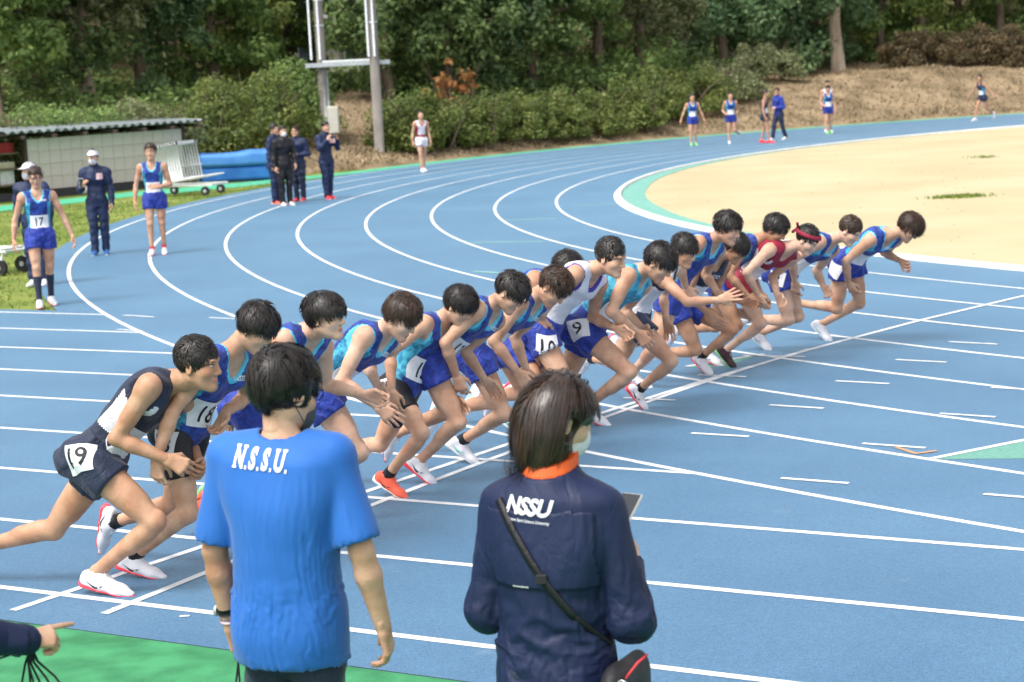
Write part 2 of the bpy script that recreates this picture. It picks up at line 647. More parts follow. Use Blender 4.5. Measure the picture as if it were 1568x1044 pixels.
def garment(torso, clips, sleeves, body, axes, h, wide=1.05, tall=1.01, arm_extra=1.06, steps=120, thick=.006, seed=1, stiff=.15, k=.03, grav=.05, crumple=.004, top=None, hold=.006):
    allp = torso + [p for sl in sleeves for p in sl[0]]
    bb = [pbox(p) for p in allp]
    lo = np.min([b[0] for b in bb], 0) - .03
    hi = np.max([b[1] for b in bb], 0) + .03
    n = np.ceil((hi - lo) / h).astype(int) + 1
    hi = lo + h * (n - 1) + 1e-6
    def fld(prims, cl):
        F, l_, _ = field(prims, h, pad=0, clips=cl, grid=(lo, n))
        return F
    F = fld(torso, clips)
    U = fld(torso, ())
    for prims, e, d in sleeves:
        F = smin(F, fld(prims, [('plane', e, d)]), k)
        U = smin(U, fld(prims, [('plane', e + d * .013, d)]), k)
    V, Q = nets(F, lo, h)
    keep = sample(U, lo, h, centers(V, Q)) > -h * .8
    Q = Q[keep]
    used = np.unique(Q)
    mp = np.full(len(V), -1)
    mp[used] = np.arange(len(used))
    V, Q = V[used], mp[Q]
    B, bl, bh = field(body, .011, pad=.02)
    r, nn, u = axes
    c0 = V.mean(0)
    # rest shape: a little too wide and too long, so that it has to fold
    W = V - c0
    R_ = np.outer(W @ r, r) * wide + np.outer(W @ nn, nn) * wide + np.outer(W @ u, u) * tall
    sl_w = np.zeros(len(V))
    for prims, e, d in sleeves:
        S0 = prims[0][1]
        t = (V - S0) @ d
        near = np.linalg.norm((V - S0) - np.outer(t, d), axis=1) < .12
        L = (e - S0) @ d
        sl_w = np.maximum(sl_w, near * np.clip((t - .02) / .06, 0, 1))
    E = np.concatenate([Q[:, [0, 1]], Q[:, [1, 2]], Q[:, [2, 3]], Q[:, [3, 0]], Q[:, [0, 2]], Q[:, [1, 3]]])
    E = np.unique(np.sort(E, 1), axis=0)
    ln = np.linalg.norm(R_[E[:, 0]] - R_[E[:, 1]], axis=1)
    ln0 = np.linalg.norm(V[E[:, 0]] - V[E[:, 1]], axis=1)
    ws = np.minimum(sl_w[E[:, 0]], sl_w[E[:, 1]])
    ln = ln * (1 - ws) + ln0 * arm_extra * ws
    val = np.bincount(E.ravel(), minlength=len(V)).astype(float)
    nb = np.maximum(val, 1)
    rgc = np.random.default_rng(seed)
    X = V + np.stack([wrinkles(seed + i, crumple, 45)(V[:, 0], V[:, 1], V[:, 2]) for i in range(3)], 1)
    Vel = np.zeros_like(X)
    au = (V - c0) @ u if top is None else (V - vec(top)) @ u
    an = (hold + .35 * np.clip((au + .05) / .05, 0, 1) * (top is not None))[:, None]
    g = np.array([0, 0, -9.8]) * grav / 60 ** 2
    a_, b_ = E[:, 0], E[:, 1]
    for it in range(steps):
        Xp = X.copy()
        Vel = Vel * .85 + g
        X = X + Vel
        for j in range(4):
            D = X[b_] - X[a_]
            L = np.sqrt((D * D).sum(1))
            df = (L - ln) / np.maximum(L, 1e-6) * .5
            df = np.where(L < ln, df * .9, df)
            C_ = D * df[:, None]
            for q in range(3):
                X[:, q] += (np.bincount(a_, C_[:, q], len(X)) - np.bincount(b_, C_[:, q], len(X))) / nb * 1.9
        # bending: pull towards the mean of the neighbours
        M_ = np.stack([(np.bincount(a_, X[b_, q], len(X)) + np.bincount(b_, X[a_, q], len(X))) / nb for q in range(3)], 1)
        X += (M_ - X) * stiff * (val > 5)[:, None]
        X += (V - X) * an
        d = sample(B, bl, bh, X)
        hit = d < thick
        if hit.any():
            P_ = X[hit]
            e_ = .006
            G_ = np.stack([sample(B, bl, bh, P_ + e_ * np.eye(3)[q]) - sample(B, bl, bh, P_ - e_ * np.eye(3)[q]) for q in range(3)], 1)
            G_ /= np.maximum(np.linalg.norm(G_, axis=1)[:, None], 1e-6)
            X[hit] = Xp[hit] + (X[hit] - Xp[hit]) * .35          # friction
            dd = sample(B, bl, bh, X[hit])
            X[hit] += G_ * np.maximum(thick - dd, 0)[:, None]
        Vel = X - Xp
        sp = np.linalg.norm(Vel, axis=1)[:, None]
        Vel *= np.minimum(1, .012 / np.maximum(sp, 1e-9))
    return X, Q


def vnormals(V, Q):
    a = np.cross(V[Q[:, 2]] - V[Q[:, 0]], V[Q[:, 3]] - V[Q[:, 1]])
    N = np.zeros_like(V)
    for k in range(4):
        for q in range(3):
            N[:, q] += np.bincount(Q[:, k], a[:, q], len(V))
    return N / np.maximum(np.linalg.norm(N, axis=1)[:, None], 1e-9)


def shell_of(V, Q, t):
    """give a cloth sheet its thickness, closing the rims"""
    N = vnormals(V, Q)
    n = len(V)
    E = np.concatenate([Q[:, [0, 1]], Q[:, [1, 2]], Q[:, [2, 3]], Q[:, [3, 0]]])
    key = np.sort(E, 1)
    _, inv, cnt = np.unique(key, axis=0, return_inverse=True, return_counts=True)
    rim = E[cnt[inv.ravel()] == 1]
    return np.concatenate([V, V - N * t]), np.concatenate([Q, Q[:, ::-1] + n, np.stack([rim[:, 1], rim[:, 0], rim[:, 0] + n, rim[:, 1] + n], 1)])
# ------------------------------------------------------------------ people
SKIN_A = mat('skin', (0.48, 0.275, 0.175), 0.55, col2=(0.62, 0.385, 0.265), scale=12, sss=0.06, spec=0.3, bump=0.08, bscale=160, crease=.10, cscale=22, blush=(.93, .78, .74))
SKIN_B = mat('skin_fair', (0.56, 0.35, 0.245), 0.55, col2=(0.68, 0.455, 0.34), scale=12, sss=0.06, spec=0.3, bump=0.08, bscale=160, crease=.10, cscale=22, blush=(.93, .78, .74))
SKIN_C = mat('skin_tan', (0.41, 0.225, 0.135), 0.53, col2=(0.53, 0.31, 0.20), scale=12, sss=0.06, spec=0.3, bump=0.08, bscale=160, crease=.10, cscale=22, blush=(.93, .78, .74))
BROW = mat('brow_hair', (0.02, 0.014, 0.011), 0.7)
EYEW = mat('eye_white', (0.62, 0.58, 0.55), 0.3)
IRIS = mat('iris', (0.012, 0.008, 0.006), 0.2)
LIP = mat('lips', (0.48, 0.20, 0.16), 0.45)
HAIR_K = mat('hair_black', (0.011, 0.009, 0.008), 0.42, col2=(0.026, 0.020, 0.018), scale=30, spec=0.4, island=0.5, stretch=None)
HAIR_B = mat('hair_brown', (0.028, 0.015, 0.009), 0.48, col2=(0.06, 0.033, 0.021), scale=30, spec=0.4, island=0.5)
F_BLUE = mat('fabric_blue', (0.007, 0.020, 0.155), 0.62, col2=(0.018, 0.060, 0.34), scale=24, crease=.35, cscale=14, bump=0.25, bscale=120, lo=0.42, hi=0.58, sheen=0.1)
F_BLUE2 = mat('fabric_bright_blue', (0.009, 0.022, 0.20), 0.6, col2=(0.017, 0.048, 0.36), scale=26, crease=.45, cscale=15, bump=0.25, bscale=90, sheen=0.1)
F_TEAL = mat('fabric_teal', (0.016, 0.18, 0.33), 0.6, crease=.3, cscale=14, col2=(0.07, 0.42, 0.58), scale=26, bump=0.25, bscale=120, lo=0.4, hi=0.6)
F_CYAN = mat('fabric_cyan', (0.10, 0.50, 0.72), 0.6, bump=0.2, bscale=120)
F_NAVY = mat('fabric_navy', crease=0.4, cscale=13, col=(0.010, 0.016, 0.040), rough=0.65, col2=(0.016, 0.025, 0.06), scale=10, bump=0.25, bscale=120, sheen=0.1)
F_BLACK = mat('fabric_black', crease=0.2, cscale=13, col=(0.007, 0.007, 0.010), rough=0.5, bump=0.2, bscale=140)
F_WHITE = mat('fabric_white', crease=0.4, cscale=13, col=(0.66, 0.66, 0.72), rough=0.7, var=0.05, bump=0.3, bscale=60)
F_RED = mat('fabric_crimson', crease=0.4, cscale=13, col=(0.22, 0.008, 0.028), rough=0.6, col2=(0.31, 0.015, 0.048), scale=14, bump=0.25, bscale=100)
F_PURPLE = mat('fabric_purple', (0.055, 0.035, 0.33), 0.6, bump=0.2, bscale=120)
F_TRACK = mat('tracksuit_navy', crease=0.4, cscale=13, col=(0.009, 0.018, 0.058), rough=0.6, col2=(0.015, 0.029, 0.088), scale=8, bump=0.3, bscale=40)
PAPER = mat('bib_paper', (0.74, 0.74, 0.76), 0.75, var=0.06, scale=18, bump=0.3, bscale=30)
INK = mat('print_black', (0.012, 0.012, 0.02), 0.6)
INKW = mat('print_white', (0.78, 0.79, 0.82), 0.6)
SH_WHITE = mat('shoe_white', (0.70, 0.70, 0.74), 0.5, var=0.05, bump=0.3, bscale=160)
SH_ORANGE = mat('shoe_coral', (0.85, 0.13, 0.07), 0.5, var=0.06, bump=0.3, bscale=160)
SH_BLACK = mat('shoe_black', (0.015, 0.013, 0.015), 0.5, col2=(0.06, 0.02, 0.03), scale=12, bump=0.3, bscale=160)
SH_BLUE = mat('shoe_blue', (0.02, 0.10, 0.30), 0.5)
SO_RED = mat('sole_pink_red', (0.85, 0.055, 0.075), 0.45)
SO_WHITE = mat('sole_white', (0.72, 0.72, 0.70), 0.5)
SO_GREEN = mat('sole_green', (0.25, 0.62, 0.22), 0.5)
MK_BLACK = mat('mark_black', (0.015, 0.02, 0.02), 0.5)
MK_TEAL = mat('mark_teal', (0.06, 0.55, 0.48), 0.5)
LACE = mat('lace', (0.72, 0.70, 0.72), 0.8)


HSC = .99


def frames(J):
    P, C = vec(J['P']), vec(J['C'])
    u = unit(C - P)
    r = vec(J['SN']) - vec(J['SF'])
    r = unit(r - u * (r @ u))
    n = np.cross(u, r)
    rp = vec(J['LN']) - vec(J['LF'])
    rp = unit(rp - u * (rp @ u))
    npv = np.cross(u, rp)
    return u, r, n, rp, npv


def torso_prims(J, s, bend=0.02, slim=1.0):
    u, r, n, rp, npv = frames(J)
    P, C = vec(J['P']), vec(J['C'])
    T = np.linalg.norm(C - P)
    w = s * slim
    ax = (r, n, u)
    axp = (rp, npv, u)
    b = n * bend * s
    o = [ell(P + u * .02 * s, axp, (.143 * w, .098 * w, .115 * s), .03),
         cap(P + u * .03 * s, P + u * .36 * T - b, .122 * w, .118 * w, .05, n, .74),
         ell(P + u * .63 * T - b * .8, ax, (.142 * w, .104 * w, .18 * s), .05),
         cap(P + u * .86 * T + r * .095 * s - b * .3, P + u * .86 * T - r * .095 * s - b * .3, .068 * w, None, .05)]
    for q, sg in (('N', 1), ('F', -1)):
        S = vec(J['S' + q])
        o.append(cap(C - u * .015 * s, S + (C - S) * .12, .045 * s, .046 * s, .045))
        o.append(ell(P + u * .75 * T + n * .055 * w + r * sg * .068 * s, ax, (.078 * w, .045 * w, .062 * s), .035))
        o.append(ell(P + u * .74 * T - n * .068 * w + r * sg * .078 * s, ax, (.062 * s, .04 * w, .095 * s), .04))
        o.append(ell(P - npv * .052 * w - u * .045 * s + rp * sg * .066 * s, axp, (.08 * w, .075 * w, .085 * s), .03))
    return o


def arm_prims(J, q, s, big=1.0):
    S, E, W = vec(J['S' + q]), vec(J['E' + q]), vec(J['W' + q])
    g = s * big
    m_ = S + (E - S) * .42
    f = E + (W - E) * .3
    return [ell(S, np.eye(3), (.055 * g,) * 3, .04), cap(S, E, .046 * g, .035 * g, .03), cap(S + (E - S) * .32, S + (E - S) * .62, .043 * g, .041 * g, .02), ell(S + (E - S) * .12, np.eye(3), (.053 * g,) * 3, .02), ell(E, np.eye(3), (.034 * g,) * 3, .01),
            cap(E, f, .036 * g, .039 * g, .015), cap(f, W, .039 * g, .0245 * g, .015), ]


def leg_prims(J, q, s, big=1.0, foot=True):
    L, K, A = vec(J['L' + q]), vec(J['K' + q]), vec(J['A' + q])
    g = s * big
    d1, d2 = unit(K - L), unit(A - K)
    u, r, n, rp, npv = frames(J)
    fw = np.cross(d1, -rp)
    fw = unit(np.cross(rp, d1)) if True else fw
    if fw @ npv < 0 and abs(fw @ npv) > .2:
        fw = -fw
    bk = unit(np.cross(rp, d2))
    if bk @ fw > 0:
        bk = -bk
    o = [cap(L, K, .079 * g, .050 * g, .03), cap(L + (K - L) * .15 + fw * .012 * s, L + (K - L) * .7 + fw * .012 * s, .072 * g, .057 * g, .03),
         cap(L + (K - L) * .25 - fw * .015 * s, L + (K - L) * .75 - fw * .01 * s, .066 * g, .046 * g, .03),
         ell(K + fw * .006 * s, np.eye(3), (.048 * g,) * 3, .02), ell(K + fw * .040 * s - d1 * .004 * s, (rp, fw, d1), (.026 * g, .018 * g, .030 * g), .012),
         cap(L + (K - L) * .55 + fw * .03 * s + rp * .02 * s, K - d1 * .05 * s + fw * .022 * s + rp * .022 * s, .032 * g, .022 * g, .02), cap(L + (K - L) * .6 + fw * .03 * s - rp * .022 * s, K - d1 * .04 * s + fw * .02 * s - rp * .025 * s, .03 * g, .023 * g, .02),
         cap(K, A, .046 * g, .032 * g, .02), cap(K + (A - K) * .14 + bk * .020 * s + rp * .012 * s, K + (A - K) * .42 + bk * .018 * s + rp * .010 * s, .037 * g, .033 * g, .02), cap(K + (A - K) * .14 + bk * .020 * s - rp * .012 * s, K + (A - K) * .46 + bk * .017 * s - rp * .010 * s, .037 * g, .031 * g, .02), cap(K + (A - K) * .1 - bk * .020 * s, A - bk * .010 * s, .022 * g, .018 * g, .012),
         ell(A, np.eye(3), (.036 * g,) * 3, .015)]
    return o


def hand_prims(W, d, pn, ts, s, curl=0.5, spread=0.05, point=False, kfin=.005):
    """d fingers, pn the way the palm faces, ts towards the thumb"""
    d = unit(d)
    pn = unit(vec(pn) - d * (vec(pn) @ d))
    ts0 = np.cross(pn, d)
    ts = ts0 if ts0 @ vec(ts) > 0 else -ts0
    o = [cap(W - d * .03 * s, W + d * .012 * s, .026 * s, .027 * s, .01, pn, .78)]
    kn = [.034, .012, -.010, -.031]
    kl = [.088, .092, .087, .078]
    ln = [(.040, .024, .021), (.045, .028, .023), (.041, .026, .022), (.032, .020, .019)]
    for i in range(4):
        k = W + d * kl[i] * s + ts * kn[i] * s
        o.append(cap(W + d * .012 * s + ts * kn[i] * .45 * s, k, .0150 * s, .0120 * s, .016))
    o.append(ell(W + d * .035 * s + ts * .022 * s + pn * .010 * s, (d, ts, pn), (.034 * s, .018 * s, .017 * s), .015))
    for i in range(4):
        k = W + d * kl[i] * s + ts * kn[i] * s
        a = 0.0
        c_ = curl * (1 + .12 * i)
        if point:
            c_ = .06 if i == 0 else 1.25
        sd = unit(d + ts * spread * (1.5 - i))
        p = k
        for j in range(3):
            a += c_ * (.8, 1.0, .7)[j]
            dd = sd * math.cos(a) + pn * math.sin(a)
            p2 = p + dd * ln[i][j] * s
            o.append(cap(p, p2, (.0098, .0088, .008)[j] * s, (.0088, .0078, .0066)[j] * s, kfin))
            p = p2
    t0 = W + d * .022 * s + ts * .026 * s + pn * .006 * s
    t1 = t0 + unit(d * .62 + ts * .62 + pn * (.25 + .3 * curl)) * .040 * s
    t2 = t1 + unit(d * .85 + ts * (.35 - .5 * curl) + pn * (.2 + .5 * curl)) * .031 * s
    t3 = t2 + unit(d * .9 + ts * (.15 - .6 * curl) + pn * (.15 + .5 * curl)) * .024 * s
    o += [cap(t0, t1, .0145 * s, .0118 * s, .012), cap(t1, t2, .0112 * s, .0098 * s, .004), cap(t2, t3, .0098 * s, .0078 * s, .004)]
    return o


def head_prims(H, f, u, s):
    r = np.cross(f, u)
    ax = (r, f, u)
    h = lambda a, b, c: H + (r * a + f * b + u * c) * s
    o = [ell(h(0, -.008, .022), ax, np.array((.0765, .096, .086)) * s, .02),
         ell(h(0, .028, -.045), ax, np.array((.0635, .062, .078)) * s, .035),
         cap(h(-.052, -.002, -.062), h(-.018, .070, -.105), .017 * s, .016 * s, .035), cap(h(.052, -.002, -.062), h(.018, .070, -.105), .017 * s, .016 * s, .035),
         ell(h(0, .078, -.107), ax, np.array((.023, .018, .016)) * s, .025),
         ell(h(-.044, .055, -.036), ax, np.array((.024, .026, .022)) * s, .03), ell(h(.044, .055, -.036), ax, np.array((.024, .026, .022)) * s, .03),
         cap(h(-.035, .084, .022), h(.035, .084, .022), .011 * s, None, .02),
         sub(h(-.031, .103, .001), ax, np.array((.017, .013, .010)) * s, .016), sub(h(.031, .103, .001), ax, np.array((.017, .013, .010)) * s, .016),
         cap(h(0, .089, .008), h(0, .108, -.034), .0085 * s, .0115 * s, .014),
         ell(h(-.0125, .097, -.040), ax, np.array((.0085, .011, .008)) * s, .008), ell(h(.0125, .097, -.040), ax, np.array((.0085, .011, .008)) * s, .008),
         ell(h(0, .086, -.068), ax, np.array((.024, .013, .0085)) * s, .008), ell(h(0, .085, -.079), ax, np.array((.02, .0125, .008)) * s, .006)]
    for sg in (-1, 1):
        o += [ell(h(sg * .079, -.012, -.018), (unit(r - f * sg * .45), unit(f + r * sg * .45), u), np.array((.0075, .019, .031)) * s, .006),
              sub(h(sg * .087, -.010, -.016), (unit(r - f * sg * .45), unit(f + r * sg * .45), u), np.array((.006, .009, .016)) * s, .006)]
    # neck stub, a hair thicker than the body's neck, diving under it below
    return o


def uv_ball(c, ax, r, n=8, m_=6):
    V = []
    for i in range(m_ + 1):
        a = math.pi * i / m_
        for j in range(n):
            b = 2 * math.pi * j / n
            V.append(c + ax[0] * r[0] * math.sin(a) * math.cos(b) + ax[1] * r[1] * math.sin(a) * math.sin(b) + ax[2] * r[2] * math.cos(a))
    Q = [(i * n + j, i * n + (j + 1) % n, (i + 1) * n + (j + 1) % n, (i + 1) * n + j) for i in range(m_) for j in range(n)]
    return np.array(V), np.array(Q)[:, ::-1]


def strands(H, f, u, s, sty, n, seed, ln=.075, width=.0045, seg=4):
    """hair locks as thin ribbons over the hair shell, falling away from the whorl"""
    rg = np.random.default_rng(seed)
    r = np.cross(f, u)
    R = np.stack([r, f, u])
    c, rad = sty['hull']
    rad = np.array(rad)
    P = rg.normal(size=(n * 3, 3))
    P /= np.linalg.norm(P, axis=1)[:, None]
    P = P * rad + c
    ok = np.ones(len(P), bool)
    for (pc, pr) in sty['cut']:
        ok &= (((P - pc) / pr) ** 2).sum(1) > 1.02
    ok &= P[:, 2] > sty['low'](P) + .012
    P = P[ok][:n]
    n = len(P)
    P = P * rg.uniform(.955, 1.0, (n, 1))
    wh = np.array(sty.get('whorl', (0, -.035, .12)))
    D = P - wh
    D += rg.normal(size=(n, 3)) * sty.get('mess', .012)
    kc = 110                                    # locks: strands of one lock lean and lift together
    cc_ = P[rg.integers(0, n, kc)]
    own = ((P[:, None, :] - cc_[None]) ** 2).sum(2).argmin(1)
    tf_ = sty.get('tuft', .02)
    D += (rg.normal(size=(kc, 3)) * tf_)[own] - (P - cc_[own]) * .35
    lk = rg.uniform(-.35, 1.0, kc)[own][:, None] * tf_ * .25
    ll = rg.uniform(.75, 1.3, kc)[own]
    par = sty.get('part')
    if par is not None:                       # parting: combed away from a line on top
        fr = P[:, 2] > .03
        D[fr, 0] += (np.sign(P[fr, 0] - par) * .06)
    L = ln * rg.uniform(.75, 1.2, n) * ll * np.where((P[:, 1] > .045) & (P[:, 2] < .11), sty.get('front', .6), 1.0)
    W0 = width * rg.uniform(.5, 1.6, n)
    V = np.zeros((n, seg + 1, 2, 3))
    p = P.copy()
    gz = (R @ np.array((0, 0, -1.0)))
    for k in range(seg + 1):
        g = (p - c) / rad ** 2
        g /= np.linalg.norm(g, axis=1)[:, None]
        t = D - g * (D * g).sum(1)[:, None]
        t /= np.maximum(np.linalg.norm(t, axis=1)[:, None], 1e-6)
        t = t + gz * sty.get('grav', .35) * (k / seg)
        t /= np.linalg.norm(t, axis=1)[:, None]
        sd_ = np.cross(t, g)
        sd_ /= np.maximum(np.linalg.norm(sd_, axis=1)[:, None], 1e-6)
        wv = (W0 * (1 - (k / seg) ** 2 * .9))[:, None] * .5
        lift = .0035 * math.sin(math.pi * min(1, .25 + k / seg * .8)) + (sty.get('lift', 0) * (k / seg))
        q = p + g * (lift + lk * (k / seg))
        V[:, k, 0], V[:, k, 1] = q - sd_ * wv, q + sd_ * wv
        p1 = p + t * (L / seg)[:, None]
        if sty.get('trim'):                   # locks stop where the hair is tucked away
            for (pc, pr) in sty['cut']:
                inside = (((p1 - pc) / pr) ** 2).sum(1) < 1.0
                p1[inside] = p[inside]
                W0 = np.where(inside, W0 * .5, W0)
        p = p1
        e = np.sqrt((((p - c) / rad) ** 2).sum(1))[:, None]
        p = np.where(e < 1.0, c + (p - c) / e, p)
    base = (np.arange(n) * (seg + 1) * 2)[:, None, None]
    k = np.arange(seg)[None, :, None] * 2
    Q = (base + k + np.array([0, 1, 3, 2])[None, None, :]).reshape(-1, 4)
    V = V.reshape(-1, 3) * s
    return H + V @ R, Q


_EARS = [(np.array((.100, -.012, -.030)), np.array((.040, .034, .046))), (np.array((-.100, -.012, -.030)), np.array((.040, .034, .046)))]
HAIRSTY = {
    'short': dict(hull=(np.array((0, -.012, .036)), (.085, .104, .098)), cut=[(np.array((0, .125, -.042)), np.array((.12, .080, .088))), (np.array((.09, .02, -.058)), np.array((.035, .075, .058))), (np.array((-.09, .02, -.058)), np.array((.035, .075, .058)))],
                  low=lambda P: np.where(P[:, 1] < -.02, -.062, -.03), mess=.022, lift=.004, grav=.0, ln=.028, tuft=.024, front=.45),
    'mid': dict(hull=(np.array((0, -.008, .034)), (.091, .109, .101)), cut=[(np.array((0, .136, -.052)), np.array((.080, .078, .090)))] + _EARS,
                low=lambda P: np.where(P[:, 1] < -.03, -.058, .004), mess=.024, lift=.009, grav=.25, ln=.062, tuft=.055),
    'bowl': dict(hull=(np.array((0, -.004, .033)), (.093, .113, .101)), cut=[(np.array((0, .142, -.058)), np.array((.082, .076, .088)))] + _EARS,
                 low=lambda P: np.where(P[:, 1] < -.03, -.062, .006), mess=.018, lift=.007, grav=.3, ln=.070, tuft=.042),
}


def add_hair(H, f, u, s, kind, col, n, h, seed, parent, root, extra=None, width=.0045):
    sty = dict(HAIRSTY[kind])
    if extra: sty.update(extra)
    r = np.cross(f, u)
    ax = (r, f, u)
    lc = lambda a: H + (r * a[0] + f * a[1] + u * a[2]) * s
    c, rad = sty['hull']
    rv = np.random.default_rng(seed + 50)
    rad = np.array(rad) * rv.uniform(.97, 1.03, 3)
    sty['hull'] = (c, rad)
    pr = [ell(lc(c), ax, np.array(rad) * s * .955, .01)]
    clips = [('ell', lc(pc), ax, np.array(q) * s) for pc, q in sty['cut']]
    lows = sty['low'](np.array([[0, -.08, 0], [0, 0, 0], [0, .08, 0]]))
    # lower rim: back lower than the sides
    dz = (lows[1] - lows[0]) / .05
    clips.append(('plane', lc((0, -.05, lows[0])), -u * 1.0 - f * 0.0))
    clips.append(('plane', lc((0, -.015, lows[1] - .012)), -u * .8 - (-f) * .6))
    wob = wrinkles(seed, .007 * s, 70, direc=u, stretch=.15)
    V, Q = blob(pr, h, pad=.012, clips=clips, wr=wob)
    SV, SQ = strands(H, f, u, s, sty, n, seed, ln=sty['ln'], width=width)
    Vv, Qq, _ = join_arrays([(V, Q, 0), (SV, SQ, 0)])
    return link('hair', mesh_np('hair', Vv - root, Qq, [col]), parent)


# ---- shoes: two shapes only, re-coloured by slots; local frame: ankle joint at the origin, x to the toe, z up, sole at -0.085
def shoe_shape():
    I = np.eye(3)
    V, Q = blob([cap((-.045, 0, -.05), (.03, 0, -.045), .034, .036, .03), cap((.03, 0, -.050), (.125, 0, -.062), .038, .040, .03, (0, 0, 1), .8),
                 cap((.12, 0, -.064), (.185, -.006, -.068), .036, .024, .03, (0, 0, 1), .68), cap((-.045, 0, -.03), (-.02, 0, .0), .033, .038, .02), cap((-.02, 0, 0), (.02, 0, -.012), .037, .036, .02),
                 cap((.02, 0, -.02), (.07, 0, -.038), .028, .024, .025)], .009,
                clips=[('plane', (0, 0, -.084), (0, 0, -1)), ('plane', (-.01, 0, .012), (-.25, 0, 1)), ('ell', (.004, 0, .022), I, (.034, .026, .03))])
    c = centers(V, Q)
    up_ = mesh_np('shoe_upper', V, Q, [SH_WHITE])
    V2, Q2 = blob([cap((-.052, 0, -.068), (.03, 0, -.078), .036, .033, .02, (0, 0, 1), .5), cap((.03, 0, -.079), (.13, 0, -.081), .034, .0405, .02, (0, 0, 1), .34),
                   cap((.13, 0, -.080), (.192, -.006, -.074), .039, .024, .02, (0, 0, 1), .36), cap((-.06, 0, -.062), (-.078, 0, -.045), .022, .012, .02)], .009,
                  clips=[('plane', (0, 0, -.086), (0, 0, -1))])
    so_ = mesh_np('sole', V2, Q2, [SO_RED])
    # side mark: a hooked check on each side
    pts = [(-.03, -.040), (.012, -.056), (.035, -.060), (.060, -.052), (.10, -.040), (.058, -.060), (.036, -.0715), (.018, -.070), (.006, -.062)]
    mv, mf = [], []
    b = bvh_of(V, Q)
    for sg in (1, -1):
        o = len(mv)
        for x, z in pts:
            h = b.ray_cast(Vector((x - .01, sg * .2, z + .004)), Vector((0, -sg, 0)))
            y = h[0].y + sg * .0012 if h[0] else sg * .04
            mv.append((x - .01, y, z + .004))
        tri = [(0, 1, 8), (1, 7, 8), (1, 2, 7), (2, 6, 7), (2, 3, 6), (3, 5, 6), (3, 4, 5)]
        mf += [tuple(o + i for i in (t if sg < 0 else t[::-1])) for t in tri]
    mk = bpy.data.meshes.new('check_mark')
    mk.from_pydata(mv, [], mf)
    mk.materials.append(MK_BLACK)
    bm = bmesh.new()
    for i in range(4):
        x = .045 + i * .017
        z = -.006 - i * .0095
        tube(bm, [(x, -.022, z - .008), (x + .004, 0, z + .003), (x, .022, z - .008)], .0028, 5)
    for sg in (-1, 1):
        tube(bm, [(.043, 0, .0), (.05, sg * .018, .012), (.066, sg * .024, -.002)], .002, 4)
    lc = bm_mesh('laces', bm, [LACE], True)
    return up_, so_, mk, lc


SHOE = shoe_shape()
SHOE_CACHE = {}


def add_shoe(A, f, u, s, style, parent, root):
    upm, som, mkm = style
    key = tuple(m_.name if m_ else '' for m_ in style)
    if key not in SHOE_CACHE:
        ms = []
        for me, mm in zip(SHOE, (upm, som, mkm, LACE if upm != SH_ORANGE else SH_ORANGE)):
            if mm is None:
                ms.append(None)
                continue
            c = me.copy()
            c.materials[0] = mm
            ms.append(c)
        SHOE_CACHE[key] = ms
    f = unit(f)
    u = unit(vec(u) - f * (vec(u) @ f))
    l = np.cross(u, f)
    M = Matrix(((f[0], l[0], u[0], A[0] - root[0]), (f[1], l[1], u[1], A[1] - root[1]), (f[2], l[2], u[2], A[2] - root[2]), (0, 0, 0, 1))) @ Matrix.Scale(s, 4)
    ms = SHOE_CACHE[key]
    o = link('shoe', ms[0], parent)
    o.matrix_local = M
    for nm, me in zip(('sole', 'check_mark', 'laces'), ms[1:]):
        if me: link(nm, me, o)
    return o


def foot_axes(J, q, s):
    """front foot planted on the ball, trailing foot hanging from the shin"""
    K, A = vec(J['K' + q]), vec(J['A' + q])
    if J.get('front') == q or J.get('flat'):
        if 'T' in J and J.get('front') == q:
            d = vec(J['T']) - A
        else:
            d = vec(J['toe' + q]) if 'toe' + q in J else frames(J)[4]
        d = np.array([d[0], d[1], 0.0])
        d = unit(d)
        g = vec(J.get('fdir', d))
        d = unit(d * .4 + g * .6) if 'fdir' in J else d
        z = A[2] - J.get('z0', 0)
        ph = 0.0
        for ph in np.linspace(-.1, .9, 101):
            if z - .086 * s * math.cos(ph) - .135 * s * math.sin(ph) <= 0.001:
                break
        f = d * math.cos(ph) + np.array([0, 0, -1.0]) * math.sin(ph)
        u = d * math.sin(ph) + np.array([0, 0, 1.0]) * math.cos(ph)
        return f, u
    sh = unit(A - K)
    dn = np.array([0, 0, -1.0])
    pp = dn - sh * (dn @ sh)
    f = unit(unit(pp) * .85 + sh * .45)
    u = -sh - f * (-sh @ f)
    u = unit(u)
    # keep the toe above the ground
    for _ in range(20):
        if A[2] + f[2] * .19 * s - abs(u[2]) * .0 > .03:
            break
        f = unit(f - sh * 0.12 * -1)
        u = unit(-sh - f * (-sh @ f))
    return f, u


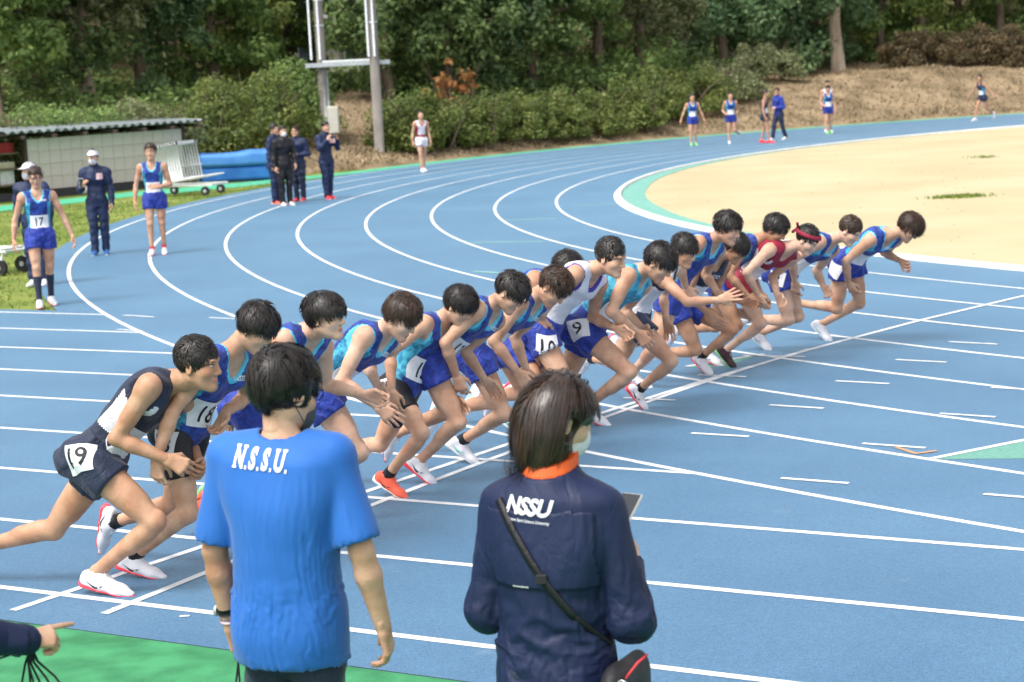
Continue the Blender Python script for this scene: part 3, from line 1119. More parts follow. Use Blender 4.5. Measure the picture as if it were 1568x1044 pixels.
def person(J, label, group=None, skin=None, h=.0095, hh=.0048, hd=.0045, head=None, hair=None, singlet=None, shorts=None, tights=None,
           bib=None, hip=None, chest=None, shoes=None, sock=None, jacket=None, pants=None, cap_=None, mask=None, curl=(.45, .45), seed=0,
           palms=None, long_sock=None, blood=0, extra_prims=(), z0=0.0, headband=None, bend=.02, hair_n=700, slim=1.0, point=(False, False), crest=None, hw=.0045, no_legs=False, spread=.06, pants_top=.12, plain=False, arm_big=1.0):
    skin = skin or SKIN_A
    s = J['s']
    u, r, n, rp, npv = frames(J)
    P, C, H = vec(J['P']), vec(J['C']), vec(J['H'])
    root = np.array([P[0], P[1], z0])
    f, hu = head
    T = np.linalg.norm(C - P)
    tp = torso_prims(J, s, bend, slim)
    neck = cap(C - u * .03 * s, H - hu * .06 * s - f * .018 * s, .060 * s, .053 * s, .03)
    ap = {q: arm_prims(J, q, s, arm_big) for q in 'NF'}
    lp = {q: leg_prims(J, q, s) for q in 'NF'}
    allp = tp + [neck] + ap['N'] + ap['F'] + ([] if no_legs else lp['N'] + lp['F'])
    feet = {}
    if not no_legs:
        for q in 'NF':
            fa, fu = foot_axes(J, q, s)
            A = vec(J['A' + q])
            feet[q] = (fa, fu)
            allp.append(cap(A - fu * .03 * s, A + fa * .11 * s - fu * .055 * s, .032 * s, .026 * s, .02))
    parts = []
    V, Q = blob(allp, h)
    parts.append((V, Q, 0))
    hp = head_prims(H, f, hu, s * HSC) + [cap(H - hu * .06 * s - f * .018 * s, H - hu * .06 * s - f * .018 * s + (C - H) * .35, .0545 * s, .049 * s, .025)]
    V, Q = blob(hp, hh)
    cc = (centers(V, Q) - H) / (s * HSC)
    lx, ly, lz = cc @ np.cross(f, hu), cc @ f, cc @ hu
    mi = np.zeros(len(Q), np.int32)
    mi[(np.abs(lx) < .023) & (ly > .083) & (np.abs(lz + .0735) < .0095)] = 4
    parts.append((V, Q, mi))
    rr = np.cross(f, hu)
    hs = s * HSC
    for sg in (-1, 1):
        e = H + (rr * sg * .031 + f * .0805 + hu * .0) * hs
        parts.append((*uv_ball(e, (rr, hu, f), (.0135 * hs, .0052 * hs, .0085 * hs)), 2))
        if plain:
            parts.append((*uv_ball(e + f * .0035 * hs, (rr, hu, f), (.0050 * hs, .0034 * hs, .0062 * hs)), 3))
            parts.append((*uv_ball(H + (rr * sg * .033 + f * .084 + hu * .0225) * hs, (rr, hu, f), (.014 * hs, .0020 * hs, .009 * hs)), 1))
            continue
        parts.append((*uv_ball(e + f * .0035 * hs, (rr, hu, f), (.0055 * hs, .0050 * hs, .0062 * hs)), 3))
        parts.append((*uv_ball(e + (hu * .0062 + f * .002) * hs, (rr, hu, f), (.0155 * hs, .0016 * hs, .007 * hs)), 1))
        b = H + (rr * sg * .033 + f * .086 + hu * .0225) * hs
        parts.append((*uv_ball(b, (unit(rr + hu * -.12 * sg), hu, f), (.019 * hs, .0036 * hs, .009 * hs)), 1))
    for i, q in enumerate('NF'):
        W, D = vec(J['W' + q]), vec(J['D' + q])
        sg = 1 if q == 'N' else -1
        E = vec(J['E' + q])
        d = unit(unit(D - W) * .7 + unit(W - E) * .3)
        pn = palms[i] if palms else -r * sg + np.array([0, 0, -.25])
        ts = np.cross(d, pn) * (1 if q == 'F' else -1)
        ts = J.get('thumb' + q, n + np.array([0, 0, .6]))
        parts.append((*blob(hand_prims(W, d, pn, ts, s, curl[i], point=point[i], spread=spread), hd), 0))
    Vv, Qq, Mi = join_arrays(parts)
    body = link('person', mesh_np('person', Vv - root, Qq, [skin, BROW, EYEW, IRIS, LIP], Mi), None, root)
    tag(body, label, 'person', group)
    if hair:
        add_hair(H, f, hu, s * HSC, hair[0], hair[1], hair_n, max(.011, hh * 1.7), seed + 3, body, root, width=hw, extra=hair[2] if len(hair) > 2 else None)
    ax = (r, n, u)
    # ---------------- clothes
    tors_bvh = None
    if singlet:
        main, side, trim, low = singlet[:4]
        clips = []
        arm_c = {}
        for q, sg in (('N', 1), ('F', -1)):
            S = vec(J['S' + q])
            arm_c[q] = (S + r * sg * .03 * s - u * .045 * s, (.085 * s, .115 * s, .105 * s))
            clips.append(('ell', arm_c[q][0], ax, arm_c[q][1]))
        nk = (C + n * .065 * s + u * .055 * s, (.070 * s, .105 * s, .165 * s))
        nk2 = (C - n * .045 * s + u * .06 * s, (.072 * s, .11 * s, .095 * s))
        clips += [('ell', nk[0], ax, nk[1]), ('ell', nk2[0], ax, nk2[1]), ('plane', P - u * .02 * s, -u)]
        wr = wrinkles(seed, .0055, 42, direc=u + r * .5)
        V, Q = blob(tp, h * .8, pad=.02, off=.0115 * s, wr=wr, clips=clips)
        c = centers(V, Q)
        mi = np.zeros(len(Q), np.int32)
        dl = (c - P) @ r
        dn = (c - P) @ n
        du = (c - P) @ u
        if side is not None:
            mi[(np.abs(dl) > (.104 + .02 * (du < .2 * T)) * s) & (du < .78 * T) & (dn > -.07 * s)] = 1
        if low is not None:
            mi[du < low * T] = 3
        def eld(ce, rad):
            e = np.stack([(c - ce) @ a for a in ax], 1) / np.array(rad)
            return (np.linalg.norm(e, axis=1) - 1) * min(rad)
        for ce, rad in [arm_c['N'], arm_c['F'], nk, nk2]:
            mi[eld(ce, rad) < .0135 * s] = 2
        so_ = link('singlet', mesh_np('singlet', V - root, Q, [main, side or main, trim, main if low is None else singlet[4]], mi), body)
        tors_bvh = bvh_of(V, Q)
        if bib is not None:
            q_ = P + u * .34 * T
            tilt = J.get('bibtilt', .0)
            br, bu = -r * math.cos(tilt) + u * math.sin(tilt), u * math.cos(tilt) + r * math.sin(tilt)
            V2, F2 = sheet(.215 * s, .155 * s, 8, 6)
            b = drape('race_bib', V2, F2, q_, br, bu, n, tors_bvh, .006, PAPER, so_, root, thick=.002)
            if bib and b is not None:
                tv, tf = TEXTS[(bib, .012, 0)]
                drape('number_print', tv * np.array((.085, .105)) * s, tf, q_, br, bu, n, bvh_obj(b, root), .002, INK, b, root)
        if chest:
            tv, tf = TEXTS[chest[0]]
            drape('chest_lettering', tv * chest[1] * s, tf, P + u * chest[2] * T + r * chest[3] * s, -r, u, n, tors_bvh, .003, chest[4], so_, root)
    if shorts or tights:
        m_ = shorts or tights
        pr = [tp[0], tp[1]] + [p for p in tp if p[0] == 'e' and ((p[1] - P) @ u) < 0.0]
        off = .013 if shorts else .006
        pr = grow(pr, off * s)
        clips = [('plane', P + u * .115 * s, u)]
        legp = []
        mats_ = [m_]
        # one half per leg so that each hem is cut square to its thigh
        Vs = []
        for q, sg in (('N', 1), ('F', -1)):
            L, K = vec(J['L' + q]), vec(J['K' + q])
            d = unit(K - L)
            g = [p for p in lp[q][:7]]
            hem = (.155 if shorts else .245) * s
            if shorts:
                g = grow(lp[q][:3], .012 * s) + [cap(L - d * .02 * s, L + d * .2 * s, .085 * s, .094 * s, .03)]
            else:
                g = grow(g, off * s)
            am = .010 if shorts else .0015
            w0 = wrinkles(seed + 5, am, 55, direc=d)
            wr = (lambda w0, am: lambda X, Y, Z: w0(X, Y, Z) - am * .6)(w0, am)
            Vs.append((*blob(pr + g, h * .92, wr=wr, pad=.015, clips=clips + [('plane', L + d * hem, d)]), 0))
        V, Q, mi = join_arrays(Vs)
        sh = link('shorts' if shorts else 'half_tights', mesh_np('shorts', V - root, Q, mats_, mi), body)
        if hip:
            txt, q, fwd = hip
            sg = 1 if q == 'N' else -1
            L, K = vec(J['L' + q]), vec(J['K' + q])
            d = unit(K - L)
            od = unit(rp * sg * .9 + npv * fwd)
            uu = unit(-d * .6 + u * .4)
            uu = unit(uu - od * (uu @ od))
            rt = np.cross(uu, od)
            V2, F2 = sheet(.135 * s, .125 * s, 6, 6)
            q_ = L + d * .045 * s - npv * .01
            hb = bvh_of(V, Q)
            b = drape('hip_number', V2, F2, q_, rt, uu, od, hb, .005, PAPER, sh, root, thick=.002)
            if txt and b is not None:
                tv, tf = TEXTS[(txt, .012, 0)]
                drape('number_print', tv * .085 * s, tf, q_, rt, uu, od, bvh_obj(b, root), .002, INK, b, root)
    if jacket:
        jm, jt = jacket
        pr = grow(tp, .02 * s, .05) + [cap(C - u * .02 * s, C + (H - C) * .35, .072 * s, .068 * s, .03)]
        pr += [cap(P - u * .06 * s, P + u * .2 * T, .145 * s, .14 * s, .05, npv, .8)]
        clips = [('plane', P - u * .08 * s, -u)]
        for q in 'NF':
            pr += grow(ap[q], .018 * s, .03)
            W, E = vec(J['W' + q]), vec(J['E' + q])
            d = unit(W - E)
            pr += [cap(W - d * .02, W + d * .0, .036 * s, .034 * s, .02)]
        V, Q = blob(pr, h * .95, wr=wrinkles(seed, .010, 30), pad=.03, clips=clips)
        jo = link('jacket', mesh_np('jacket', V - root, Q, [jm]), body)
        if crest is not None:
            b = bvh_of(V, Q)
            V2, F2 = sheet(.10 * s, .10 * s, 3, 3)
            drape('crest', V2 * (1 + 0 * V2), F2, P + u * .78 * T - r * .08 * s, r, u, n, b, .006, crest, jo, root, thick=.002)
        bm = bmesh.new()
        zz = [P + u * T * k + n * .3 for k in np.linspace(.0, .95, 8)]
        b = bvh_of(V, Q)
        pts = []
        for z in zz:
            hcast = b.ray_cast(Vector(z), Vector(-n))
            if hcast[0]: pts.append(Vector(vec(hcast[0]) + n * .002 - root))
        if len(pts) > 2:
            tube(bm, pts, .005 * s, 4)
            link('zip', bm_mesh('zip', bm, [jt]), jo)
        else:
            bm.free()
    if pants:
        pr = grow([tp[0], tp[1]] + [p for p in tp if p[0] == 'e' and ((p[1] - P) @ u) < 0.0], .016 * s)
        clips = [('plane', P + u * pants_top * s, u)]
        for q in 'NF':
            L, K, A = vec(J['L' + q]), vec(J['K' + q]), vec(J['A' + q])
            pr += grow(lp[q][:11], .017 * s, .03) + [cap(K, A + unit(A - K) * .02, .062 * s, .056 * s, .03)]
        V, Q = blob(pr, h * .95, wr=wrinkles(seed + 2, .010, 34), pad=.03, clips=clips + [('plane', np.array([P[0], P[1], z0 + .045]), (0, 0, -1))])
        link('trousers', mesh_np('trousers', V - root, Q, [pants]), body)
    if shoes and not no_legs:
        for q, st in zip('NF', shoes if isinstance(shoes, list) else [shoes, shoes]):
            add_shoe(vec(J['A' + q]), feet[q][0], feet[q][1], s, st, body, root)
    if (sock or long_sock) and not no_legs:
        for q in 'NF':
            K, A = vec(J['K' + q]), vec(J['A' + q])
            d = unit(K - A)
            bm = bmesh.new()
            L_ = .30 if long_sock else .055
            rb = [.042 * s, .041 * s, .0395 * s]
            pts = [A - d * .02 * s, A + d * .02 * s, A + d * L_ * .5 * s, A + d * L_ * s]
            if long_sock:
                V, Q = blob(grow(lp[q][7:12], .004 * s), h, clips=[('plane', A + d * L_ * s, d)])
                link('sock', mesh_np('sock', V - root, Q, [long_sock]), body)
                bm.free()
                continue
            tube(bm, [Vector(p - root) for p in pts], [.040 * s, .042 * s, .0395 * s, .0395 * s], 14)
            link('sock', bm_mesh('sock', bm, [sock], True), body)
    if cap_:
        R_ = (rr, f, hu)
        V, Q = blob([ell(H + (hu * .03 - f * .006) * hs, R_, np.array((.094, .112, .098)) * hs, .01), cap(H + (hu * .045 + f * .085) * hs, H + (hu * .035 + f * .15) * hs, .07 * hs, .055 * hs, .02, hu, .12)], max(.007, hh),
                    clips=[('plane', H + hu * .026 * hs, -hu)])
        link('cap', mesh_np('cap', V - root, Q, [cap_]), body)
    if mask:
        R_ = (rr, f, hu)
        V, Q = blob([ell(H + (f * .048 - hu * .068) * hs, R_, np.array((.066, .064, .062)) * hs, .02), ell(H + (f * .09 - hu * .05) * hs, R_, np.array((.022, .024, .035)) * hs, .03)], max(.0055, hh),
                    clips=[('plane', H - hu * .012 * hs, hu), ('plane', H + f * .03 * hs, -f)])
        mo = link('face_mask', mesh_np('face_mask', V - root, Q, [mask]), body)
        bm = bmesh.new()
        for sg in (-1, 1):
            ear = H + (rr * sg * .083 - f * .02 + hu * .01) * hs
            ea2 = H + (rr * sg * .080 - f * .026 - hu * .045) * hs
            a1 = H + (rr * sg * .062 + f * .05 - hu * .03) * hs
            a2 = H + (rr * sg * .058 + f * .04 - hu * .10) * hs
            tube(bm, [a1 - root, ear - root, ea2 - root, a2 - root], .0022, 5)
        link('ear_loop', bm_mesh('ear_loop', bm, [mask]), mo)
    if headband:
        R_ = (rr, f, hu)
        c0 = H + (hu * .036 - f * .008) * hs
        tl = unit(hu - f * .28)
        V, Q = blob([ell(c0, R_, np.array((.104, .122, .1)) * hs, .01)], .006, clips=[('plane', c0 + tl * .026 * hs, tl), ('plane', c0 - tl * .006 * hs, -tl)])
        k = c0 - f * .118 * hs - hu * .0
        V2, Q2 = blob([ell(k, R_, np.array((.016, .014, .016)) * hs, .01), cap(k, k - rr * -.03 * hs + hu * .03 * hs - f * .02 * hs, .009, .013, .01), cap(k, k - hu * .06 * hs - f * .015 * hs, .009, .014, .01)], .005)
        V, Q, _ = join_arrays([(V, Q, 0), (V2, Q2, 0)])
        link('headband', mesh_np('headband', V - root, Q, [headband]), body)
    return body, root, dict(tp=tp, ap=ap, lp=lp, neck=neck, tors_bvh=tors_bvh)


def look(th, pitch, tilt=0.0):
    """head axes: azimuth th (radians), pitch up positive"""
    f = np.array([math.cos(th) * math.cos(pitch), math.sin(th) * math.cos(pitch), math.sin(pitch)])
    r = np.array([math.sin(th), -math.cos(th), 0.0])
    u = np.cross(r, f)
    u = u * math.cos(tilt) + r * math.sin(tilt)
    return f, u


def stand(x, y, yaw, s=1.0, z0=0.0, lean=0.02, stride=0.0, arms=None, twist=0.0, hipw=.09, headfwd=.035):
    """a standing or walking figure; arms: per side (elbow, wrist, hand) offsets from the shoulder in (out, forward, up)"""
    fw = np.array([math.cos(yaw), math.sin(yaw), 0])
    rt = np.array([math.sin(yaw), -math.cos(yaw), 0])
    up_ = np.array([0, 0, 1.0])
    o = np.array([x, y, z0])
    J = dict(s=s, z0=z0, flat=True)
    P = o + up_ * .885 * s
    if stride: P = P - up_ * .02 * s
    C = P + up_ * .545 * s + fw * lean * s
    J.update(P=P, C=C, H=C + (up_ * .185 + fw * headfwd) * s)
    ct, st = math.cos(twist), math.sin(twist)
    rs = rt * ct + fw * st
    fs = fw * ct - rt * st
    for q, sg in (('N', 1), ('F', -1)):
        S = C - up_ * .055 * s + rs * sg * .178 * s
        J['S' + q] = S
        a = (arms or {}).get(q, ((.05, -.02, -.28), (.07, .05, -.52), (.06, .09, -.60)))
        for nm, v in zip('EWD', a):
            J[nm + q] = S + (rs * sg * v[0] + fs * v[1] + up_ * v[2]) * s
        L = P + rt * sg * .088 * s
        J['L' + q] = L
        ph = stride * sg
        J['A' + q] = o + rt * sg * .085 * s + fw * ph * s + up_ * (.088 if abs(ph) < .02 or ph > 0 else .10) * s
        J['K' + q] = (L + J['A' + q]) / 2 + fw * (.02 + abs(ph) * .12) * s + up_ * .01 * s
        J['toe' + q] = fw + rt * sg * .12
    return J
# ------------------------------------------------------------------ the ground, the track, its lines
CX, CY, R0, LW = 32.883, 36.818, 30.6515, 1.22
TH = -0.51806
SD = np.array([math.cos(TH), math.sin(TH)])
SN_ = np.array([-math.sin(TH), math.cos(TH)])
OFF = 7.159


def track_material():
    M = bpy.data.materials.new('track_rubber')
    M.use_nodes = True
    n, l = M.node_tree.nodes, M.node_tree.links
    b = n['Principled BSDF']
    b.inputs['Roughness'].default_value = 0.55
    b.inputs['Specular IOR Level'].default_value = 0.5
    b.inputs['Sheen Weight'].default_value = 0.42
    b.inputs['Sheen Roughness'].default_value = 0.35
    b.inputs['Sheen Tint'].default_value = (.45, .80, 1, 1)
    g = n.new('ShaderNodeNewGeometry')
    def noise(sc, det, rough=.55):
        t = n.new('ShaderNodeTexNoise')
        t.inputs['Scale'].default_value = sc
        t.inputs['Detail'].default_value = det
        t.inputs['Roughness'].default_value = rough
        l.new(g.outputs['Position'], t.inputs['Vector'])
        return t
    def ramp(src, p0, c0, p1, c1):
        r = n.new('ShaderNodeValToRGB')
        r.color_ramp.elements[0].position, r.color_ramp.elements[1].position = p0, p1
        r.color_ramp.elements[0].color, r.color_ramp.elements[1].color = (*c0, 1), (*c1, 1)
        l.new(src, r.inputs[0])
        return r
    def mix(fac, a, bb, mode='MIX'):
        x = n.new('ShaderNodeMix')
        x.data_type = 'RGBA'
        x.blend_type = mode
        if isinstance(fac, float): x.inputs[0].default_value = fac
        else: l.new(fac, x.inputs[0])
        l.new(a, x.inputs[6])
        if isinstance(bb, tuple): x.inputs[7].default_value = (*bb, 1)
        else: l.new(bb, x.inputs[7])
        return x.outputs[2]
    big = ramp(noise(.42, 9, .62).outputs['Fac'], .35, (.044, .122, .232), .70, (.076, .176, .302))
    fine = ramp(noise(170, 2).outputs['Fac'], .36, (.55, .58, .62), .64, (1.35, 1.3, 1.25))
    c = mix(1.0, big.outputs[0], fine.outputs[0], 'MULTIPLY')
    mid = ramp(noise(30, 5, .7).outputs['Fac'], .35, (.84, .86, .88), .66, (1.12, 1.1, 1.08))
    c = mix(1.0, c, mid.outputs[0], 'MULTIPLY')
    wear = ramp(noise(1.9, 8, .75).outputs['Fac'], .60, (0, 0, 0), .80, (.55, .55, .55))
    c = mix(wear.outputs[0], c, (.24, .29, .33))
    scuff = ramp(noise(5.5, 9, .8).outputs['Fac'], .64, (0, 0, 0), .78, (.45, .45, .45))
    c = mix(scuff.outputs[0], c, (.05, .085, .13))
    l.new(c, b.inputs['Base Color'])
    t2 = noise(230, 2)
    bp = n.new('ShaderNodeBump')
    bp.inputs['Strength'].default_value = .55
    bp.inputs['Distance'].default_value = .004
    l.new(t2.outputs['Fac'], bp.inputs['Height'])
    l.new(bp.outputs[0], b.inputs['Normal'])
    return M


TRACK = track_material()
LINE = mat('line_paint', (0.42, 0.47, 0.53), 0.6, col2=(0.69, 0.71, 0.73), scale=9, detail=9, lo=.28, hi=.46, bump=.3, bscale=160)
LINE_G = mat('line_pale_green', (0.32, 0.60, 0.48), 0.6)
GREENT = mat('green_surface', (0.022, 0.17, 0.065), 0.7, col2=(0.05, 0.28, 0.115), scale=5.0, bump=.5, bscale=200, detail=8)
GREENP = mat('green_paint', (0.10, 0.27, 0.22), 0.65, col2=(0.15, 0.33, 0.27), scale=30, bump=.3, bscale=180)
TEALP = mat('teal_apron', (0.13, 0.33, 0.27), 0.65, col2=(0.17, 0.39, 0.33), scale=6, bump=.3, bscale=180)
GREENS = mat('green_strip', (0.05, 0.36, 0.19), 0.65, col2=(0.09, 0.44, 0.26), scale=2, bump=.3, bscale=180)
ORANGEP = mat('orange_tape', (0.45, 0.25, 0.13), 0.6)
JOINT = mat('joint_black', (0.012, 0.03, 0.035), 0.6)
SAND = mat('infield_turf', (0.41, 0.35, 0.215), 0.9, col2=(0.465, 0.405, 0.262), scale=.35, bump=.8, bscale=45, detail=9, spec=.1)
LAWN = mat('lawn_turf', (0.10, 0.155, 0.03), 0.9, col2=(0.215, 0.25, 0.065), scale=.9, bump=.8, bscale=60, detail=8, spec=.1)
BANK = mat('bank_soil', (0.14, 0.105, 0.062), 0.95, col2=(0.30, 0.225, 0.14), scale=.8, bump=1.0, bscale=20, detail=10, spec=.1)
KERB = mat('kerb_concrete', (0.62, 0.61, 0.58), 0.7, col2=(0.76, 0.75, 0.73), scale=5, bump=.3, bscale=90)


def ring_mesh(name, r0, r1, a0, a1, z, material, n=240, h=0.0):
    a = np.radians(np.linspace(a0, a1, n + 1))
    r0 = np.broadcast_to(np.asarray(r0, float), a.shape)
    r1 = np.broadcast_to(np.asarray(r1, float), a.shape)
    V = []
    rows = [(r0, z), (r1, z)] if not h else [(r0, z), (r0, z + h), (r1, z + h), (r1, z)]
    for rr, zz in rows:
        V.append(np.stack([CX + rr * np.cos(a), CY + rr * np.sin(a), np.full_like(a, zz)], 1))
    m_ = len(rows)
    V = np.concatenate(V)
    Q = [(k * (n + 1) + i + 1, k * (n + 1) + i, (k + 1) * (n + 1) + i, (k + 1) * (n + 1) + i + 1) for k in range(m_ - 1) for i in range(n)]
    return mesh_np(name, V, np.array(Q)[:, ::-1] if not h else np.array(Q), material, smooth=False)


def flat_poly(name, pts, z, material):
    me = bpy.data.meshes.new(name)
    me.from_pydata([(p[0], p[1], z) for p in pts], [], [tuple(range(len(pts)))])
    me.materials.append(material)
    if me.polygons[0].normal.z < 0:
        me.flip_normals()
    return me


def line_mesh(name, pts, w, z, material, rough=0.0):
    """painted line: a ribbon along points"""
    P = np.array(pts, float)
    T = np.gradient(P, axis=0)
    T /= np.linalg.norm(T, axis=1)[:, None]
    N = np.stack([-T[:, 1], T[:, 0]], 1) * w / 2
    V = np.concatenate([np.c_[P + N, np.full(len(P), z)], np.c_[P - N, np.full(len(P), z)]])
    n = len(P)
    Q = [(i + n, i + 1 + n, i + 1, i) for i in range(n - 1)]
    return mesh_np(name, V, np.array(Q), material, smooth=False)


def S(a, k):
    """point on the straight: a metres along, line k"""
    p = SD * a + SN_ * (OFF + k * LW)
    return p


tag(link('ground', flat_poly('ground', [(-900, -300), (900, -300), (900, 1500), (-900, 1500)], -.03, mat('far_ground', (0.07, 0.075, 0.04), .9, var=.3, scale=.2))), kind='structure')
tag(link('lawn', flat_poly('lawn', [(-70, 12), (-6, 12), (0, 30), (-2, 60), (-40, 66), (-70, 60)], -.014, LAWN)), kind='structure')
tag(link('infield', ring_mesh('infield', 0.01, R0 - .02, -180, 180, .004, SAND, 180)), kind='structure')
aw = np.linspace(128, 222, 241)
wd = np.interp(aw, [128, 146, 160, 172, 184, 194, 206, 222], [.01, .10, .32, .50, .48, .32, .08, .01])
tag(link('infield_apron', ring_mesh('infield_apron', R0 - .1 - wd, np.full(241, R0 - .1), 128, 222, .012, TEALP)), kind='structure')
tag(link('running_track', ring_mesh('running_track', R0 - .05, R0 + 8.37 * LW, -268, 20, 0.0, TRACK, 320)), kind='structure')
tag(link('track_straight', flat_poly('track_straight', [S(-90, -.405), S(60, -.405), S(60, 8.2), S(-90, 8.2)], .003, TRACK)), kind='structure')
tag(link('track_kerb', ring_mesh('track_kerb', R0 - .10, R0 - .015, -268, 20, .0, KERB, 300, h=.055)), kind='structure')
tag(link('kerb_line', ring_mesh('kerb_line', R0 + .005, R0 + .055, -268, 20, .0046, LINE, 300)), kind='structure')
for k in range(1, 9):
    r_ = R0 + k * LW
    tag(link('lane_line', ring_mesh('lane_line', r_ - .028, r_ + .028, -262, 8, .0046, LINE, 300)), kind='structure')
Cn = np.array([CX, CY])
for k in range(0, 9):
    d_ = abs(Cn @ SN_ - (OFF + k * LW))
    half = math.sqrt(max(0, (R0 + 8 * LW) ** 2 - d_ ** 2))
    end = 60 if k < 3 else Cn @ SD - half + .02
    tag(link('straight_line', line_mesh('straight_line', [S(-88, k), S(end, k)], .056, .0053, LINE)), kind='structure')
ST1 = [(-2.62, 9.36), (-2.44, 9.63), (-1.84, 10.49), (-1.01, 11.74), (-.41, 12.56), (.02, 13.2), (.74, 14.24), (1.4, 15.23), (2.69, 16.83), (3.94, 18.32), (5.44, 19.80), (6.6, 20.85)]
ST2 = [(-2.12, 9.21), (-2.02, 9.37), (-1.74, 9.9), (-.95, 11.3), (-.41, 12.29), (0, 12.88), (.72, 13.98), (1.17, 14.71), (1.81, 15.76), (2.69, 16.80)]
for zi, pts in enumerate((ST1, ST2)):
    P = np.array(pts)
    for _ in range(2):                                   # a little smoothing of the measured curve
        P[1:-1] = (P[:-2] + 2 * P[1:-1] + P[2:]) / 4
    tt = np.r_[0, np.cumsum(np.linalg.norm(np.diff(P, axis=0), axis=1))]
    t = np.linspace(0, tt[-1], 40)
    tag(link('start_line', line_mesh('start_line', np.c_[np.interp(t, tt, P[:, 0]), np.interp(t, tt, P[:, 1])], .052, .0060 + zi * .0006, LINE)), kind='structure')
for a_, b_ in [((3.94, 16.8), (4.3, 16.51)), ((3.28, 15.94), (3.65, 15.67)), ((2.6, 15.02), (2.98, 14.76)), ((1.93, 14.09), (2.3, 13.84)), ((1.24, 13.14), (1.62, 12.91)),
               ((1.64, 11.54), (2.02, 11.3)), ((2.73, 10.84), (3.13, 10.58)), ((3.69, 14.37), (4.07, 14.1)), ((2.33, 12.48), (2.7, 12.23)), ((3.07, 13.41), (3.41, 13.17)),
               ((.86, 14.73), (1.25, 14.50)), ((1.55, 15.66), (1.93, 15.44)), ((2.05, 16.6), (2.57, 16.35)), ((-4.56, 22.06), (-4.14, 21.72)), ((-3.45, 21.39), (-3.12, 21.15)), ((-4.37, 20.73), (-4.05, 20.5))]:
    tag(link('lane_mark', line_mesh('lane_mark', [a_, b_], .045, .0074, LINE)), kind='structure')
for a_, b_ in [((-.01, 33.79), (.88, 33.51)), ((-.56, 29.46), (.56, 29.06)), ((-.47, 25.07), (-.12, 24.73)), ((1.3, 36.6), (2.3, 36.5))]:
    tag(link('stagger_line', line_mesh('stagger_line', [a_, b_], .06, .006, LINE_G)), kind='structure')
for tri, edge in [([(1.50, 16.10), (2.24, 16.60), (1.80, 16.05)], ((1.50, 16.14), (2.24, 16.62))), ([(2.68, 11.87), (3.9, 12.62), (4.0, 11.6)], ((2.66, 11.89), (3.9, 12.64)))]:
    tag(link('break_mark', flat_poly('break_mark', tri, .0049, GREENP)), kind='structure')
    tag(link('break_line', line_mesh('break_line', edge, .05, .0074, LINE)), kind='structure')
tag(link('tape_mark', line_mesh('tape_mark', [(2.52, 12.30), (2.60, 12.06), (2.61, 12.05)], .035, .0080, ORANGEP)), kind='structure')
tag(link('tape_mark', line_mesh('tape_mark', [(2.60, 12.06), (2.75, 12.12)], .035, .0085, ORANGEP)), kind='structure')
for p in [(-2.53, 9.53), (-2.10, 9.30), (-1.72, 9.09)]:
    tag(link('tape_mark', line_mesh('tape_mark', [p, (p[0] + .05, p[1] + .0)], .025, .0074, LINE)), kind='structure')
tag(link('green_verge', flat_poly('green_verge', [S(-90, -.43), S(60, -.43), S(60, -14), S(-90, -14)], .022, GREENT)), kind='structure')
tag(link('verge_joint', flat_poly('verge_joint', [S(-90, -.40), S(60, -.40), S(60, -.43), S(-90, -.43)], .012, JOINT)), kind='structure')

# green outer strip: round the bend, then straight off to the left past the shed
ang = np.radians(np.linspace(20, 154, 160))
inn = [(CX + (R0 + 8.37 * LW) * math.cos(a), CY + (R0 + 8.37 * LW) * math.sin(a)) for a in ang] + [(-7.02, 49.7), (-9.35, 47.9), (-11.87, 44.35), (-25, 27)]
out = [(CX + (R0 + 9.0 * LW) * math.cos(a), CY + (R0 + 9.0 * LW) * math.sin(a)) for a in ang] + [(-7.4, 52.0), (-9.9, 50.1), (-12.7, 46.3), (-26.2, 28)]
V = np.array([(*p, -.004) for p in inn] + [(*p, -.004) for p in out])
n_ = len(inn)
tag(link('green_strip', mesh_np('green_strip', V, np.array([(i, i + 1, n_ + i + 1, n_ + i) for i in range(n_ - 1)])[:, ::-1], GREENS, smooth=False)), kind='structure')

# ---- the bank and the wooded hill behind
RB_A = [20, 150, 155, 160, 164, 170, 180, 205]
RB_R = [9.0, 9.0, 9.6, 11.2, 12.6, 14.2, 17.5, 25]


def bank_z(x, y):
    th = (np.degrees(np.arctan2(y - CY, x - CX))) % 360
    t = np.hypot(x - CX, y - CY) - (R0 + LW * np.interp(th, RB_A, RB_R))
    left = np.clip((th - 150) / 12, 0, 1)
    t = t - left * 3.5
    z = np.where(t < 0, -.02 + 0 * t, -.02 + .25 * np.clip(t, 0, 7) * (1 - .35 * np.exp(-t / 2)) + .09 * np.clip(t - 7, 0, 16) + .5 * np.clip(t - 23, 0, 60))
    nz = np.sin(x * 1.3 + y * .7) * np.sin(y * 1.1 - x * .5) * .10 + np.sin(x * .5 + 1) * np.cos(y * .4) * .2
    return z + nz * np.clip(t / 3, 0, 1)


na, nt = 150, 60
aa = np.linspace(22, 205, na)
ts = np.r_[np.linspace(0, 20, 42), np.linspace(21.5, 75, 18)]
A2, T2 = np.meshgrid(aa, ts)
RR = R0 + LW * np.interp(A2, RB_A, RB_R) + T2
Xb, Yb = CX + RR * np.cos(np.radians(A2)), CY + RR * np.sin(np.radians(A2))
Zb = bank_z(Xb, Yb)
V = np.stack([Xb, Yb, Zb], -1).reshape(-1, 3)
Q = np.array([(j * na + i, j * na + i + 1, (j + 1) * na + i + 1, (j + 1) * na + i) for j in range(nt - 1) for i in range(na - 1)])[:, ::-1]
tag(link('hillside', mesh_np('hillside', V, Q, BANK)), kind='structure')


def at_px(px, depth):
    """ground position below a picture column at a given depth"""
    return ((px - 784) / FPX * depth - depth * .0, depth)


